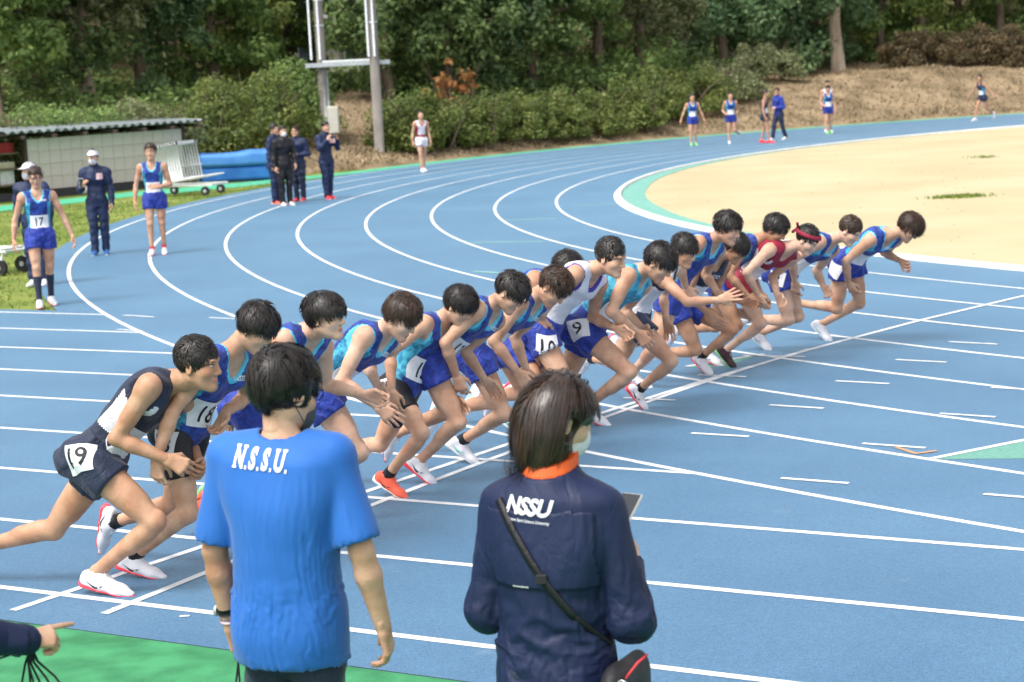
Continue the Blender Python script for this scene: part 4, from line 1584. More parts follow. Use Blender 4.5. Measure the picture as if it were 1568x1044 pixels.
# ---- grass
def blades(pos, hgt, wid, material, name, parent=None, seed=1, lean=.5):
    rg = np.random.default_rng(seed)
    n = len(pos)
    a = rg.uniform(0, 6.28, n)
    hh = hgt * rg.uniform(.5, 1.4, n)
    dx = np.stack([np.cos(a), np.sin(a), np.zeros(n)], 1) * wid
    ln = rg.normal(size=(n, 3)) * lean * hh[:, None]
    ln[:, 2] = hh
    V = np.stack([pos - dx, pos + dx, pos + ln], 1).reshape(-1, 3)
    return mesh_np(name, V, np.arange(3 * n).reshape(-1, 3), material, smooth=False)


GRASS = mat('grass_blades', (0.10, 0.165, 0.03), .8, col2=(0.23, 0.27, 0.065), scale=.9, island=.3, spec=.15)
DRY = mat('dry_grass', (0.21, 0.155, 0.09), .9, col2=(0.37, 0.285, 0.18), scale=.7, island=.35, spec=.1)
STRAW = mat('straw_turf', (0.41, 0.35, 0.215), .9, col2=(0.465, 0.405, 0.262), scale=.8, island=.1, spec=.1)
rg = np.random.default_rng(5)
n_ = 26000
p = np.c_[rg.uniform(-14, -3, n_), rg.uniform(21, 52, n_), np.full(n_, -.014)]
rr_ = np.hypot(p[:, 0] - CX, p[:, 1] - CY)
p = p[(rr_ > R0 + 8.42 * LW) & (p[:, :2] @ SN_ > OFF + 8.25 * LW) & (p[:, 1] < 41 + (p[:, 0] + 11.87) * 1.4 + 2.6)]
tag(link('grass', blades(p, .045, .012, GRASS, 'grass', seed=2)), kind='stuff')
n_ = 30000
th_ = rg.uniform(95, 160, n_)
t_ = rg.uniform(.05, 1, n_) ** 1.3 * 16
r_ = R0 + LW * np.interp(th_, RB_A, RB_R) + t_
p = np.c_[CX + r_ * np.cos(np.radians(th_)), CY + r_ * np.sin(np.radians(th_))]
p = np.c_[p, bank_z(p[:, 0], p[:, 1])]
tag(link('dry_grass', blades(p, .11, .03, DRY, 'dry_grass', seed=3, lean=.9)), kind='stuff')
n_ = 5000
a_ = rg.uniform(0, 6.28, n_)
r_ = np.sqrt(rg.uniform(0, 1, n_)) * (R0 - .5)
p = np.c_[CX + r_ * np.cos(a_), CY + r_ * np.sin(a_), np.full(n_, .004)]
p = p[(p[:, 0] < 22)]
tag(link('straw_grass', blades(p, .012, .02, STRAW, 'straw_grass', seed=4, lean=1.5)), kind='stuff')
for (x, y), rx, ry, n_ in [((8.17, 33.8), .50, .30, 900), ((11.75, 46.1), .36, .5, 110)]:
    q_ = rg.normal(size=(n_, 2)) * .45
    p = np.c_[x + q_[:, 0] * rx, y + q_[:, 1] * ry, np.full(n_, .004)]
    tag(link('grass_patch', blades(p, .05, .014, GRASS, 'grass_patch', seed=9)), kind='stuff')
tag(link('leaf_litter', blades(np.c_[rg.uniform(-12, -5, 500), rg.uniform(23, 45, 500), np.full(500, -.008)], .012, .02, DRY, 'leaf_litter', seed=8, lean=2)), kind='stuff')

# ------------------------------------------------------------------ hedges and trees
BARK = mat('bark', (0.10, 0.072, 0.05), .9, col2=(0.20, 0.15, 0.11), scale=7, bump=1.0, bscale=25, stretch=(1, 1, .2))
BARK_L = mat('bark_pale', (0.24, 0.18, 0.13), .9, col2=(0.36, 0.28, 0.21), scale=6, bump=1.0, bscale=25, stretch=(1, 1, .25))


def leafmat(name, a, b):
    M = mat(name, a, .55, col2=b, scale=.9, island=.42, spec=.35)
    n, l = M.node_tree.nodes, M.node_tree.links        # thin leaves let light through
    b_ = n['Principled BSDF']
    tr = n.new('ShaderNodeBsdfTranslucent')
    mx = n.new('ShaderNodeMixShader')
    mx.inputs[0].default_value = .46
    l.new(b_.inputs['Base Color'].links[0].from_socket, tr.inputs[0])
    l.new(b_.outputs[0], mx.inputs[1])
    l.new(tr.outputs[0], mx.inputs[2])
    l.new(mx.outputs[0], n['Material Output'].inputs[0])
    return M


L_DARK = leafmat('leaf_dark', (0.092, 0.155, 0.055), (0.200, 0.285, 0.095))
L_BLUE = leafmat('leaf_bluish', (0.088, 0.165, 0.074), (0.195, 0.305, 0.135))
L_MID = leafmat('leaf_mid', (0.134, 0.229, 0.066), (0.272, 0.386, 0.120))
L_YEL = leafmat('leaf_yellow_green', (0.175, 0.248, 0.061), (0.337, 0.395, 0.118))
L_OLIVE = leafmat('leaf_olive', (0.154, 0.182, 0.085), (0.286, 0.314, 0.154))
L_HEDGE = leafmat('leaf_hedge', (0.115, 0.166, 0.041), (0.223, 0.259, 0.074))
L_BROWN = leafmat('leaf_brown', (0.115, 0.09, 0.045), (0.20, 0.15, 0.075))
L_RUST = leafmat('leaf_rust', (0.30, 0.14, 0.045), (0.48, 0.25, 0.09))


def depth_t(px, t):
    """depth along a picture column at which the bank has been climbed t metres from its foot"""
    dd = np.linspace(45, 140, 1900)
    x = (px - 784) / FPX * dd
    th = (np.degrees(np.arctan2(dd - CY, x - CX))) % 360
    tt = np.hypot(x - CX, dd - CY) - (R0 + LW * np.interp(th, RB_A, RB_R))
    return float(dd[np.argmax(tt > t)])


def leaves(cent, rad, n, size, seed, flat=1.0):
    """leaf quads spread through clumps"""
    rg = np.random.default_rng(seed)
    m_ = len(cent)
    k = rg.integers(0, m_, n)
    d = rg.normal(size=(n, 3))
    d /= np.linalg.norm(d, axis=1)[:, None]
    rr = rg.uniform(.25, 1, (n, 1)) ** .5
    P = cent[k] + d * rr * rad[k][:, None] * np.array([1, 1, flat])
    nrm = d + rg.normal(size=(n, 3)) * .7 + np.array([0, 0, .5])
    nrm /= np.linalg.norm(nrm, axis=1)[:, None]
    a = np.cross(nrm, rg.normal(size=(n, 3)))
    a /= np.linalg.norm(a, axis=1)[:, None]
    b = np.cross(nrm, a)
    s = size * rg.uniform(.6, 1.35, (n, 1))
    a, b = a * s, b * s * .55
    V = np.stack([P - a, P - b + nrm * s * .12, P + a, P + b + nrm * s * .12], 1).reshape(-1, 3)
    return V, np.arange(4 * n).reshape(-1, 4)


def tree(px, depth, h, cr, leafm, seed, label, bark=BARK, n=9000, size=.11, trunk_r=.2, low=.25, lean=0.0, group='trees on the wooded bank', z=None, bare=False):
    rg = np.random.default_rng(seed)
    x, y = at_px(px, depth)
    zb = float(bank_z(np.array(x), np.array(y))) - .1 if z is None else z
    root = empty('tree', (x, y, zb))
    tag(root, label, 'tree', group)
    bm = bmesh.new()
    top = Vector((lean + rg.normal() * .2, rg.normal() * .2, h * .72))
    trunk = [Vector((0, 0, 0)), Vector((rg.normal() * .12, rg.normal() * .12, h * .2)), Vector((lean * .5, rg.normal() * .15, h * .45)), top]
    tube(bm, trunk, [trunk_r * 1.35, trunk_r, trunk_r * .75, trunk_r * .3], 9)
    cent = []
    nl = 9
    for i in range(nl):
        t = .25 + .7 * i / nl
        b = trunk[1].lerp(trunk[3], t)
        a = rg.uniform(0, 6.28)
        L = cr * rg.uniform(.6, 1.0) * (1.1 - .5 * t)
        e = b + Vector((math.cos(a) * L, math.sin(a) * L, L * rg.uniform(.15, .7)))
        m_ = b.lerp(e, .5) + Vector((0, 0, -.1 * L))
        tube(bm, [b, m_, e], [trunk_r * .42 * (1.1 - t * .6), trunk_r * .25, trunk_r * .08], 6)
        for j in range(2):
            e2 = m_ + Vector((rg.normal() * .5, rg.normal() * .5, rg.uniform(.1, .6))) * L * .6
            tube(bm, [m_, e2], [trunk_r * .16, trunk_r * .05], 5)
            cent.append(e2)
        cent.append(e)
    link('trunk', bm_mesh('trunk', bm, [bark], True), root)
    if not bare:
        C_ = [vec(c) for c in cent]
        nc = 54
        for i in range(nc):
            d = rg.normal(size=3)
            d /= np.linalg.norm(d)
            a = rg.uniform(0, 6.28)
            zt = rg.uniform(0, 1)
            wr_ = cr * math.sqrt(rg.uniform(.1, 1)) * (1.05 - .75 * abs(zt - .42) ** 1.3)
            C_.append(np.array([lean * zt + math.cos(a) * wr_, math.sin(a) * wr_, h * (low + (1 - low) * zt)]))
        C_ = np.array(C_)
        C_ = C_[C_[:, 2] > h * low * .8]
        rad = rg.uniform(.18, .36, len(C_)) * cr
        V, Q = leaves(C_, rad, n, size, seed + 1, .75)
        V[:, 2] = np.maximum(V[:, 2], .05)
        link('crown', mesh_np('crown', V, Q, [leafm], smooth=False), root)
    return root


def hedge(px, depth, w, d, h, leafm, seed, label, n=6000, size=.06, z=None, group='hedge bushes along the bank', cat='hedge'):
    rg = np.random.default_rng(seed)
    x, y = at_px(px, depth)
    zb = float(bank_z(np.array(x), np.array(y))) - .05 if z is None else z
    root = empty('hedge_bush', (x, y, zb), 0)
    tag(root, label, cat, group)
    bm = bmesh.new()
    cs = []
    for i in range(14):
        a = Vector((rg.uniform(-w, w) * .3, rg.uniform(-d, d) * .3, 0))
        e = Vector((rg.uniform(-w, w) * .48, rg.uniform(-d, d) * .48, h * rg.uniform(.6, .9)))
        tube(bm, [a, a.lerp(e, .5) + Vector((rg.normal() * .1, 0, .1)), e], [.03, .02, .008], 5)
    link('stem', bm_mesh('stem', bm, [BARK], True), root)
    nc = 60
    q = rg.normal(size=(nc, 3))
    q /= np.linalg.norm(q, axis=1)[:, None]
    q[:, 2] = np.abs(q[:, 2])
    q = q * rg.uniform(.55, 1, (nc, 1)) * np.array([w / 2, d / 2, h * .85])
    q[:, 2] = np.maximum(q[:, 2], .15)
    V, Q = leaves(q, rg.uniform(.22, .42, nc) * min(h, d) * .6, n, size, seed, .8)
    V[:, 2] = np.maximum(V[:, 2], 0.02)
    link('foliage', mesh_np('foliage', V, Q, [leafm], smooth=False), root)
    return root


# nearest layer: clipped hedge along the foot of the bank
for i, (px, t, w, hh, lm, desc) in enumerate([
        (636, 1.9, 2.4, 2.0, L_HEDGE, 'hedge bush right of the right utility pole, left of the runner in red and white'),
        (672, 1.7, 3.2, 2.1, L_HEDGE, 'hedge bush right behind the runner in crimson and white'),
        (730, 1.6, 3.2, 2.1, L_HEDGE, 'hedge bush below the withered orange-brown branch'),
        (790, 1.6, 3.4, 1.95, L_HEDGE, 'long olive hedge bush in the middle of the clipped row'),
        (850, 1.6, 3.4, 1.9, L_HEDGE, 'hedge bush just right of the middle of the clipped row'),
        (910, 1.7, 3.4, 1.9, L_HEDGE, 'hedge bush with bare twigs right of the middle of the clipped row'),
        (968, 1.9, 3.4, 2.1, L_HEDGE, 'olive hedge bush left of the leftmost far runner'),
        (1022, 2.4, 3.4, 2.3, L_HEDGE, 'hedge bush right behind the leftmost far runner'),
        (1076, 3.6, 3.4, 2.3, L_HEDGE, 'hedge bush between the two leftmost far runners, higher on the bank'),
        (1130, 5.2, 3.4, 2.2, L_OLIVE, 'olive hedge bush on the bank above the second far runner'),
        (1185, 7.0, 3.4, 2.1, L_OLIVE, 'last dull olive bush of the hedge before the bare bank'),
        (302, 2.0, 4.0, 2.7, L_HEDGE, 'tall hedge bush behind the right end of the grey shed'),
        (362, 2.2, 3.8, 2.8, L_HEDGE, 'tall hedge bush above the blue landing mat'),
        (424, 3.0, 3.6, 2.8, L_HEDGE, 'tall hedge bush behind the group standing on the bend'),
        (468, 4.0, 2.8, 2.6, L_MID, 'green bush left of the left utility pole'),
        (232, 1.8, 4.2, 2.9, L_OLIVE, 'olive bush rising over the middle of the shed roof'),
        (150, 1.8, 4.2, 2.9, L_MID, 'dark green bush rising over the left half of the shed roof'),
        (70, 1.8, 4.2, 2.9, L_MID, 'green bush rising over the left end of the shed roof'),
        (0, 1.8, 3.8, 2.9, L_OLIVE, 'brownish olive bush at the far left above the open shed bay')]):
    hedge(px, depth_t(px, t + (1.2 if px < 500 else 0)), w, 2.6, hh, lm, 100 + i, desc, n=8200, size=.064)
for i, (px, t, w, hh, desc) in enumerate([(1425, 9.5, 4.2, 1.7, 'brown leafless bush on the bank left of the lone far runner'), (1500, 9.0, 4.6, 2.0, 'large brown bush right behind the lone far runner'),
                                          (1570, 8.5, 4.4, 2.0, 'brown bush cut by the right edge of the picture')]):
    hedge(px, depth_t(px, t), w, 3.0, hh, L_BROWN, 140 + i, desc, n=9000, size=.07, group='brown bushes on the bank')
hedge(712, depth_t(712, 3.0), 2.6, 1.0, 2.9, L_RUST, 150, 'withered orange-brown branch sticking up behind the hedge', n=700, size=.10, group=None, cat='shrub')

TREES = [
    (20, 7, 8, 2.6, L_MID, 'dark green tree at the far left behind the open shed bay', {}),
    (95, 9, 8.5, 2.8, L_DARK, 'dark tree behind the left part of the shed', dict(low=.1)),
    (165, 8, 8, 2.5, L_OLIVE, 'greyish olive tree with bare forked trunks behind the shed', dict(low=.35, bark=BARK_L, trunk_r=.22)),
    (245, 9, 7.6, 2.6, L_BLUE, 'grey-green tree behind the middle of the shed', dict(low=.12)),
    (290, 12, 10, 2.8, L_OLIVE, 'tree with two tall bare grey trunks at top left', dict(low=.45, bark=BARK_L, trunk_r=.26)),
    (350, 8, 8, 2.6, L_MID, 'mid green tree above the blue mat', dict(low=.1)),
    (415, 9, 8.6, 2.5, L_YEL, 'yellowish green tree left of the utility poles', dict(low=.12)),
    (468, 11, 8, 2.0, L_MID, 'slim green tree just left of the left utility pole', dict(low=.15)),
    (545, 22, 6.4, 1.6, L_YEL, 'thin yellow-green tree between the two utility poles', dict(low=.45, n=2600)),
    (615, 8, 9.5, 2.6, L_DARK, 'dark evergreen tree just right of the right utility pole', dict(low=.05)),
    (655, 12, 11, 3.0, L_BLUE, 'bluish dark evergreen behind the right utility pole', dict(low=.1)),
    (705, 8, 9, 2.8, L_DARK, 'dark evergreen above the withered orange branch', dict(low=.1)),
    (765, 9, 10, 3.0, L_BLUE, 'dense bluish evergreen at the top middle', dict(low=.05)),
    (835, 8, 10, 3.0, L_DARK, 'dense dark evergreen right of the top middle', dict(low=.05)),
    (890, 11, 9.5, 2.6, L_DARK, 'dark tree with a spreading bare limb right of the top middle', dict(low=.3, trunk_r=.24)),
    (940, 8, 10.5, 3.0, L_MID, 'dark green tree behind the hedge left of the far runners', dict(low=.05)),
    (1005, 9, 10, 2.8, L_OLIVE, 'open olive tree above the leftmost far runner', dict(low=.2)),
    (1062, 14, 9.5, 2.6, L_OLIVE, 'brownish olive tree in the gap above the far runners', dict(low=.25, n=10000)),
    (1130, 12, 10, 3.0, L_BLUE, 'bluish green tree above the second and third far runners', dict(low=.05)),
    (1205, 12, 10.5, 3.2, L_BLUE, 'big bluish evergreen left of the pale thick trunk', dict(low=.02, n=13000)),
    (1262, 14, 11, 2.8, L_BLUE, 'bluish evergreen touching the pale thick trunk', dict(low=.05)),
    (1300, 10.5, 11, 3.0, L_DARK, 'tree with a thick pale trunk rooted on the bare bank', dict(low=.72, bark=BARK_L, trunk_r=.26)),
    (1365, 14, 8.5, 2.6, L_MID, 'mid green tree right of the pale thick trunk', dict(low=.08)),
    (1420, 13.5, 8.5, 2.8, L_YEL, 'light yellow-green tree at upper right', dict(low=.15, bark=BARK_L)),
    (1480, 18, 10, 3.0, L_MID, 'green tree behind the light tree at upper right', dict(low=.05)),
    (1545, 15, 10, 3.2, L_DARK, 'dark tree in the top right corner', dict(low=.05)),
]
for i, (px, dep, hh, cr, lm, desc, kw) in enumerate(TREES):
    kw = dict(dict(n=11000, size=.125), **kw)
    hh = min(hh, 8.2) if kw.get('low', .25) < .3 else hh
    if kw.get('low', .25) < .2: kw['low'] = .0
    tree(px, depth_t(px, dep + (3.5 if px < 500 else 0)), hh, cr, lm, 300 + i, desc, **kw)
# low undergrowth on the bank under the trees
rg = np.random.default_rng(61)
cs = []
while len(cs) < 900:
    px = rg.uniform(-120, 1180)
    t = rg.uniform(3.5, 20) if px < 1010 else rg.uniform(9, 20)
    if 505 < px < 600 and t < 9: continue
    x, y = at_px(px, depth_t(px, t)) if len(cs) % 3 == 0 or True else (0, 0)
    cs.append((x, y, float(bank_z(np.array(x), np.array(y))) + .3))
V, Q = leaves(np.array(cs), np.full(len(cs), .75), 36000, .10, 15, .7)
tag(link('undergrowth', mesh_np('undergrowth', V, Q, [L_MID], smooth=False)), kind='stuff')
# the wood behind reads as one mass
rg = np.random.default_rng(77)
cs = []
for i in range(360):
    px = rg.uniform(-150, 1720)
    if 508 < px < 570: continue
    dep = depth_t(px, rg.uniform(18, 34))
    x, y = at_px(px, dep)
    cs.append((x, y, float(bank_z(np.array(x), np.array(y))) + rg.uniform(0, 7)))
V, Q = leaves(np.array(cs), np.full(len(cs), 2.2), 70000, .24, 5, 1.0)
tag(link('far_wood', mesh_np('far_wood', V, Q, [L_OLIVE], smooth=False)), kind='stuff')
# ------------------------------------------------------------------ built things beyond the track
GALV = mat('galvanised_steel', (0.42, 0.45, 0.47), .45, col2=(0.55, 0.58, 0.60), scale=9, metal=.5)
POLEC = mat('pole_concrete', (0.17, 0.15, 0.135), .9, col2=(0.25, 0.225, 0.20), scale=4, bump=.4, bscale=30, stretch=(1, 1, .3))
PVC = mat('conduit_grey', (0.50, 0.53, 0.56), .5)
CREAM = mat('cabinet_cream', (0.62, 0.60, 0.52), .5, var=.06)
BLOCKM = mat('wall_panel', (0.56, 0.475, 0.44), .85, col2=(0.62, 0.54, 0.505), scale=2.2, bump=.4, bscale=40)
ROOFM = mat('roof_sheet', (0.13, 0.15, 0.155), .5, col2=(0.24, 0.27, 0.275), scale=3, metal=.3)
DARKW = mat('dark_timber', (0.035, 0.025, 0.02), .8, col2=(0.08, 0.055, 0.04), scale=8)
WHITEP = mat('white_paint', (0.68, 0.70, 0.70), .5, var=.06)
RUBBER = mat('tyre_rubber', (0.018, 0.018, 0.02), .7)
MATC = mat('mat_vinyl', (0.018, 0.12, 0.42), .5, col2=(0.03, 0.17, 0.50), scale=2, bump=.4, bscale=8)
MATC2 = mat('mat_cover', (0.05, 0.19, 0.52), .55, col2=(0.08, 0.25, 0.60), scale=2, bump=.6, bscale=6)
MATD = mat('mat_side', (0.025, 0.13, 0.42), .5)


def px_at(px, py, y):
    """world point on the picture ray at depth y"""
    d = right * ((px - 784) / FPX) + up * (-(py - 522) / FPX) + Fv
    d = d * (y / d.y)
    return Vector((d.x, d.y, d.z + CAM_H))


# utility poles with a steel deck between them
zb = .15
pl, pr = px_at(500, 217, 61.0), px_at(581, 222, 60.0)
for (p, pxt, desc) in ((pl, 490, 'left concrete utility pole behind the man filming'), (pr, 572, 'right concrete utility pole with pipes strapped to it')):
    r = empty('utility_pole', (p.x, p.y, 0.0))
    tag(r, desc, 'pole', 'utility poles carrying the steel deck')
    bm = bmesh.new()
    tube(bm, [(0, 0, -.1), (0, 0, 4.5), (0, 0, 10.5)], [.165, .150, .125], 18)
    link('pole_shaft', bm_mesh('pole_shaft', bm, [POLEC], True), r)
    bm = bmesh.new()
    sx = -.30 if p is pl else -.16
    runs = [([(dx, -.175, 10), (dx, -.175, 3.35)], .035) for dx in ((sx, -.02) if p is pl else (sx, .03))]
    if p is pl:
        runs += [([(.06, -.22, 3.0), (.06, -.22, .6)], .04), ([(.16, -.22, 3.0), (.16, -.22, .7), (.3, -.3, .6)], .04)]
    bm.free()
    for pts, rad_ in runs:
        bm = bmesh.new()
        tube(bm, pts, rad_, 8)
        link('conduit', bm_mesh('conduit', bm, [PVC], True), r)
    for z in (4.4, 5.2, 6.0):
        bm = bmesh.new()
        tube(bm, [(0, 0, z), (0, 0, z + .06)], [.166, .166], 14)
        link('strap', bm_mesh('strap', bm, [GALV], True), r)
mid = (pl + pr) / 2
wpl = (pr - pl).length
r = empty('steel_deck', (mid.x, mid.y - .22, 0))
tag(r, 'grey steel deck bolted across the two utility poles', 'platform')
bm = bmesh.new()
box(bm, (0, -.06, 3.17), (wpl + .62, .08, .13))
link('front_channel', bm_mesh('front_channel', bm, [GALV]), r)
bm = bmesh.new()
box(bm, (0, .50, 3.17), (wpl + .62, .08, .13))
link('rear_channel', bm_mesh('rear_channel', bm, [GALV]), r)
bm = bmesh.new()
box(bm, (-.0, .22, 3.27), (wpl * .78, .5, .055))
link('deck_plate', bm_mesh('deck_plate', bm, [WHITEP]), r)
r = empty('meter_cabinet', (pl.x + .24, pl.y - .3, 0))
tag(r, 'cream meter cabinet hanging on the left utility pole', 'cabinet')
bm = bmesh.new()
box(bm, (.05, 0, 1.42), (.36, .22, .86), bev=.02)
link('cabinet_body', bm_mesh('cabinet_body', bm, [CREAM]), r)
bm = bmesh.new()
box(bm, (.05, -.117, 1.42), (.31, .015, .80), bev=.004)
link('cabinet_door', bm_mesh('cabinet_door', bm, [CREAM]), r)
bm = bmesh.new()
tube(bm, [(.05, 0, 1.0), (.05, 0, .75), (-.02, .02, .45), (-.2, .05, .3)], [.07, .08, .07, .06], 9)
link('cable_duct', bm_mesh('cable_duct', bm, [RUBBER], True), r)

# house behind the trees, seen through the gap at the poles
hx, hy = at_px(540, depth_t(540, 21))
r = empty('house', (hx, hy, -.6), .1)
tag(r, 'pale house half hidden behind the trees between the two utility poles', 'house')
bm = bmesh.new()
box(bm, (0, 0, 2.9), (4.4, 4, 5.8))
link('wall', bm_mesh('wall', bm, [mat('house_wall', (0.55, 0.54, 0.52), .8, var=.08)]), r)
bm = bmesh.new()
for sg in (-1, 1):
    box(bm, (0, sg * 1.3, 6.2), (5.0, 3.0, .14), R=Matrix.Rotation(sg * -.42, 4, 'X'))
link('roof', bm_mesh('roof', bm, [mat('roof_tile', (0.25, 0.24, 0.25), .7, var=.1)]), r)
for wx in (-1.1, .9):
    bm = bmesh.new()
    box(bm, (wx, -2.02, 4.6), (1.2, .08, 1.2))
    f_ = link('window', bm_mesh('window', bm, [GALV]), r)
    bm = bmesh.new()
    box(bm, (wx, -2.065, 4.6), (1.04, .012, 1.04))
    link('pane', bm_mesh('pane', bm, [mat('window_glass', (0.05, 0.07, 0.09), .12, spec=.8)]), f_)

# shed of grey wall panels under a corrugated roof
A_ = np.array([-12.35, 49.2])
B_ = np.array([-8.95, 53.0])
dv = B_ - A_
Ls = np.linalg.norm(dv)
rz = math.atan2(dv[1], dv[0])
root = empty('storage_shed', (A_[0], A_[1], -.02), rz)
tag(root, 'low grey panel shed with a corrugated roof and a dark open bay on its left', 'shed')
NX, NZ, HS = 15, 4, 1.34
pw, ph = Ls / NX, HS / NZ
bm = bmesh.new()
box(bm, (0, 0, 0), (pw - .007, .07, ph - .007), bev=.004)
pme = bm_mesh('wall_panel', bm, [BLOCKM])
for i in range(NX):
    for j in range(NZ):
        o = link('wall_panel', pme, root, ((i + .5) * pw, random.uniform(-.004, .004), .22 + (j + .5) * ph))
bm = bmesh.new()
box(bm, (Ls / 2, .05, .22 + HS / 2), (Ls, .03, HS))
link('wall_backing', bm_mesh('wall_backing', bm, [mat('mortar', (.46, .40, .37), .9)]), root)
bm = bmesh.new()
box(bm, (Ls / 2 - .6, -.02, .10), (Ls + 1.2, .14, .22))
link('plinth', bm_mesh('plinth', bm, [mat('plinth_dark', (0.04, 0.04, 0.045), .8)]), root)
for x in (-2.7, -.06, Ls + .03):
    bm = bmesh.new()
    box(bm, (x, 0, .89), (.10, .12, 1.78))
    link('post', bm_mesh('post', bm, [DARKW]), root)
for k in range(9):
    bm = bmesh.new()
    box(bm, (-2.4 + k * (Ls + 2.6) / 8, .45, 1.66), (.06, 2.3, .09), R=Matrix.Rotation(.035, 4, 'X'))
    link('rafter', bm_mesh('rafter', bm, [DARKW]), root)
x = np.arange(-1.0, Ls + .35, .045)
zz = .035 * np.sign(np.sin(x * 2 * math.pi / .27)) * np.minimum(1, np.abs(np.sin(x * 2 * math.pi / .27)) * 2.2)
yy = np.array([-.55, .5, 1.7])
zo = np.array([1.75, 1.78, 1.82])
V = np.array([(x[i], yy[j], zo[j] + zz[i] + t) for t in (0, .02) for j in range(3) for i in range(len(x))])
nx_ = len(x)
Q = []
for t in (0, 1):
    for j in range(2):
        for i in range(nx_ - 1):
            q = [t * 3 * nx_ + j * nx_ + i, t * 3 * nx_ + j * nx_ + i + 1, t * 3 * nx_ + (j + 1) * nx_ + i + 1, t * 3 * nx_ + (j + 1) * nx_ + i]
            Q.append(q if t else q[::-1])
for i in range(nx_ - 1):
    Q.append([i, i + 1, 3 * nx_ + i + 1, 3 * nx_ + i])
link('roof', mesh_np('roof', V, np.array(Q), [ROOFM], smooth=False), root)
bm = bmesh.new()
box(bm, (-1.9, .6, 1.70), (2.0, 2.3, .04))
link('bay_roof', bm_mesh('bay_roof', bm, [DARKW]), root)
bm = bmesh.new()
box(bm, (-1.4, 1.4, .84), (2.8, .06, 1.68))
link('bay_back', bm_mesh('bay_back', bm, [DARKW]), root)
for z in (.40, .82, 1.22):
    bm = bmesh.new()
    box(bm, (-1.4, .75, z), (2.6, 1.2, .035))
    link('shelf', bm_mesh('shelf', bm, [mat('shelf_board', (0.22, 0.16, 0.10), .8)]), root)
Mr = Matrix.Translation((A_[0], A_[1], -.02)) @ Matrix.Rotation(rz, 4, 'Z')
SHEDC = [mat('box_red', (0.42, 0.03, 0.03), .6), mat('box_cream', (0.58, 0.52, 0.36), .7), mat('box_grey', (0.25, 0.26, 0.28), .6), mat('box_white', (0.65, 0.65, 0.63), .6)]
for i, (x, z, w, hh, ci, nm, lab) in enumerate([(-.45, 1.24, .5, .26, 0, 'crate', 'red crate on the top shelf of the open shed bay'), (-1.05, 1.24, .55, .3, 1, 'crate', 'cream crate beside the red one on the top shed shelf'),
        (-.5, 0.84, .6, .16, 1, 'crate', 'flat cream crate on the middle shed shelf'), (-1.3, 0.84, .6, .28, 2, 'crate', 'grey crate on the middle shed shelf'), (-.45, .42, .42, .36, 3, 'crate', 'white tub on the lowest shed shelf'),
        (-1.2, .42, .6, .3, 2, 'crate', 'grey crate on the lowest shed shelf')]):
    p = Mr @ Vector((x, .5, z))
    o = empty('crate', p, rz)
    tag(o, lab, 'crate', 'crates in the open shed bay')
    bm = bmesh.new()
    for sx, sy, cx_, cy_ in ((w, .03, 0, -.2), (w, .03, 0, .2), (.03, .37, -w / 2 + .015, 0), (.03, .37, w / 2 - .015, 0)):
        box(bm, (cx_, cy_, hh / 2), (sx, sy, hh), bev=.004)
    box(bm, (0, 0, .015), (w - .06, .37, .03))
    link('shell', bm_mesh('shell', bm, [SHEDC[ci]]), o)
    bm = bmesh.new()
    for k in range(5):
        tube(bm, [(-w / 2 + .06 + k * (w - .12) / 4, 0, .04), (-w / 2 + .06 + k * (w - .12) / 4, 0, hh + .03)], .035, 7)
    link('contents', bm_mesh('contents', bm, [SHEDC[(ci + 2) % 4]], True), o)
bm = bmesh.new()
p = Mr @ Vector((1.55, -.22, .12))
bmesh.ops.create_uvsphere(bm, u_segments=16, v_segments=10, radius=.11)
o = tag(link('ball', bm_mesh('ball', bm, [SHEDC[3]], True), None, p), 'white ball lying at the foot of the grey shed wall', 'ball')

# thick blue landing mat
p = px_at(364, 262, 53.5)
root = empty('landing_mat', (p.x, p.y, 0), .18)
tag(root, 'thick blue landing mat with a lighter cover beside the green strip', 'mat')
def soft_block(c, sz, seed, amp):
    bm = bmesh.new()
    box(bm, c, sz, bev=.06)
    bmesh.ops.subdivide_edges(bm, edges=bm.edges[:], cuts=5, use_grid_fill=True)
    f = wrinkles(seed, amp, 6)
    for v in bm.verts:
        v.co.z -= float(f(v.co.x, v.co.y, v.co.z)) * (1 if v.co.z > c[2] else .2)
        v.co.y += float(f(v.co.y, v.co.z, v.co.x)) * .6
    return bm
link('mat_lower', bm_mesh('mat_lower', soft_block((0, 0, .21), (2.1, 1.5, .42), 3, .02), [MATC], True), root)
link('mat_cover', bm_mesh('mat_cover', soft_block((.03, 0, .62), (2.2, 1.6, .38), 4, .045), [MATC2], True), root)
bm = bmesh.new()
box(bm, (-1.22, -.2, .42), (.08, 1.2, .85), R=Matrix.Rotation(-.25, 4, 'Y'))
link('end_board', bm_mesh('end_board', bm, [mat('board_grey', (0.09, 0.12, 0.13), .7)]), root)

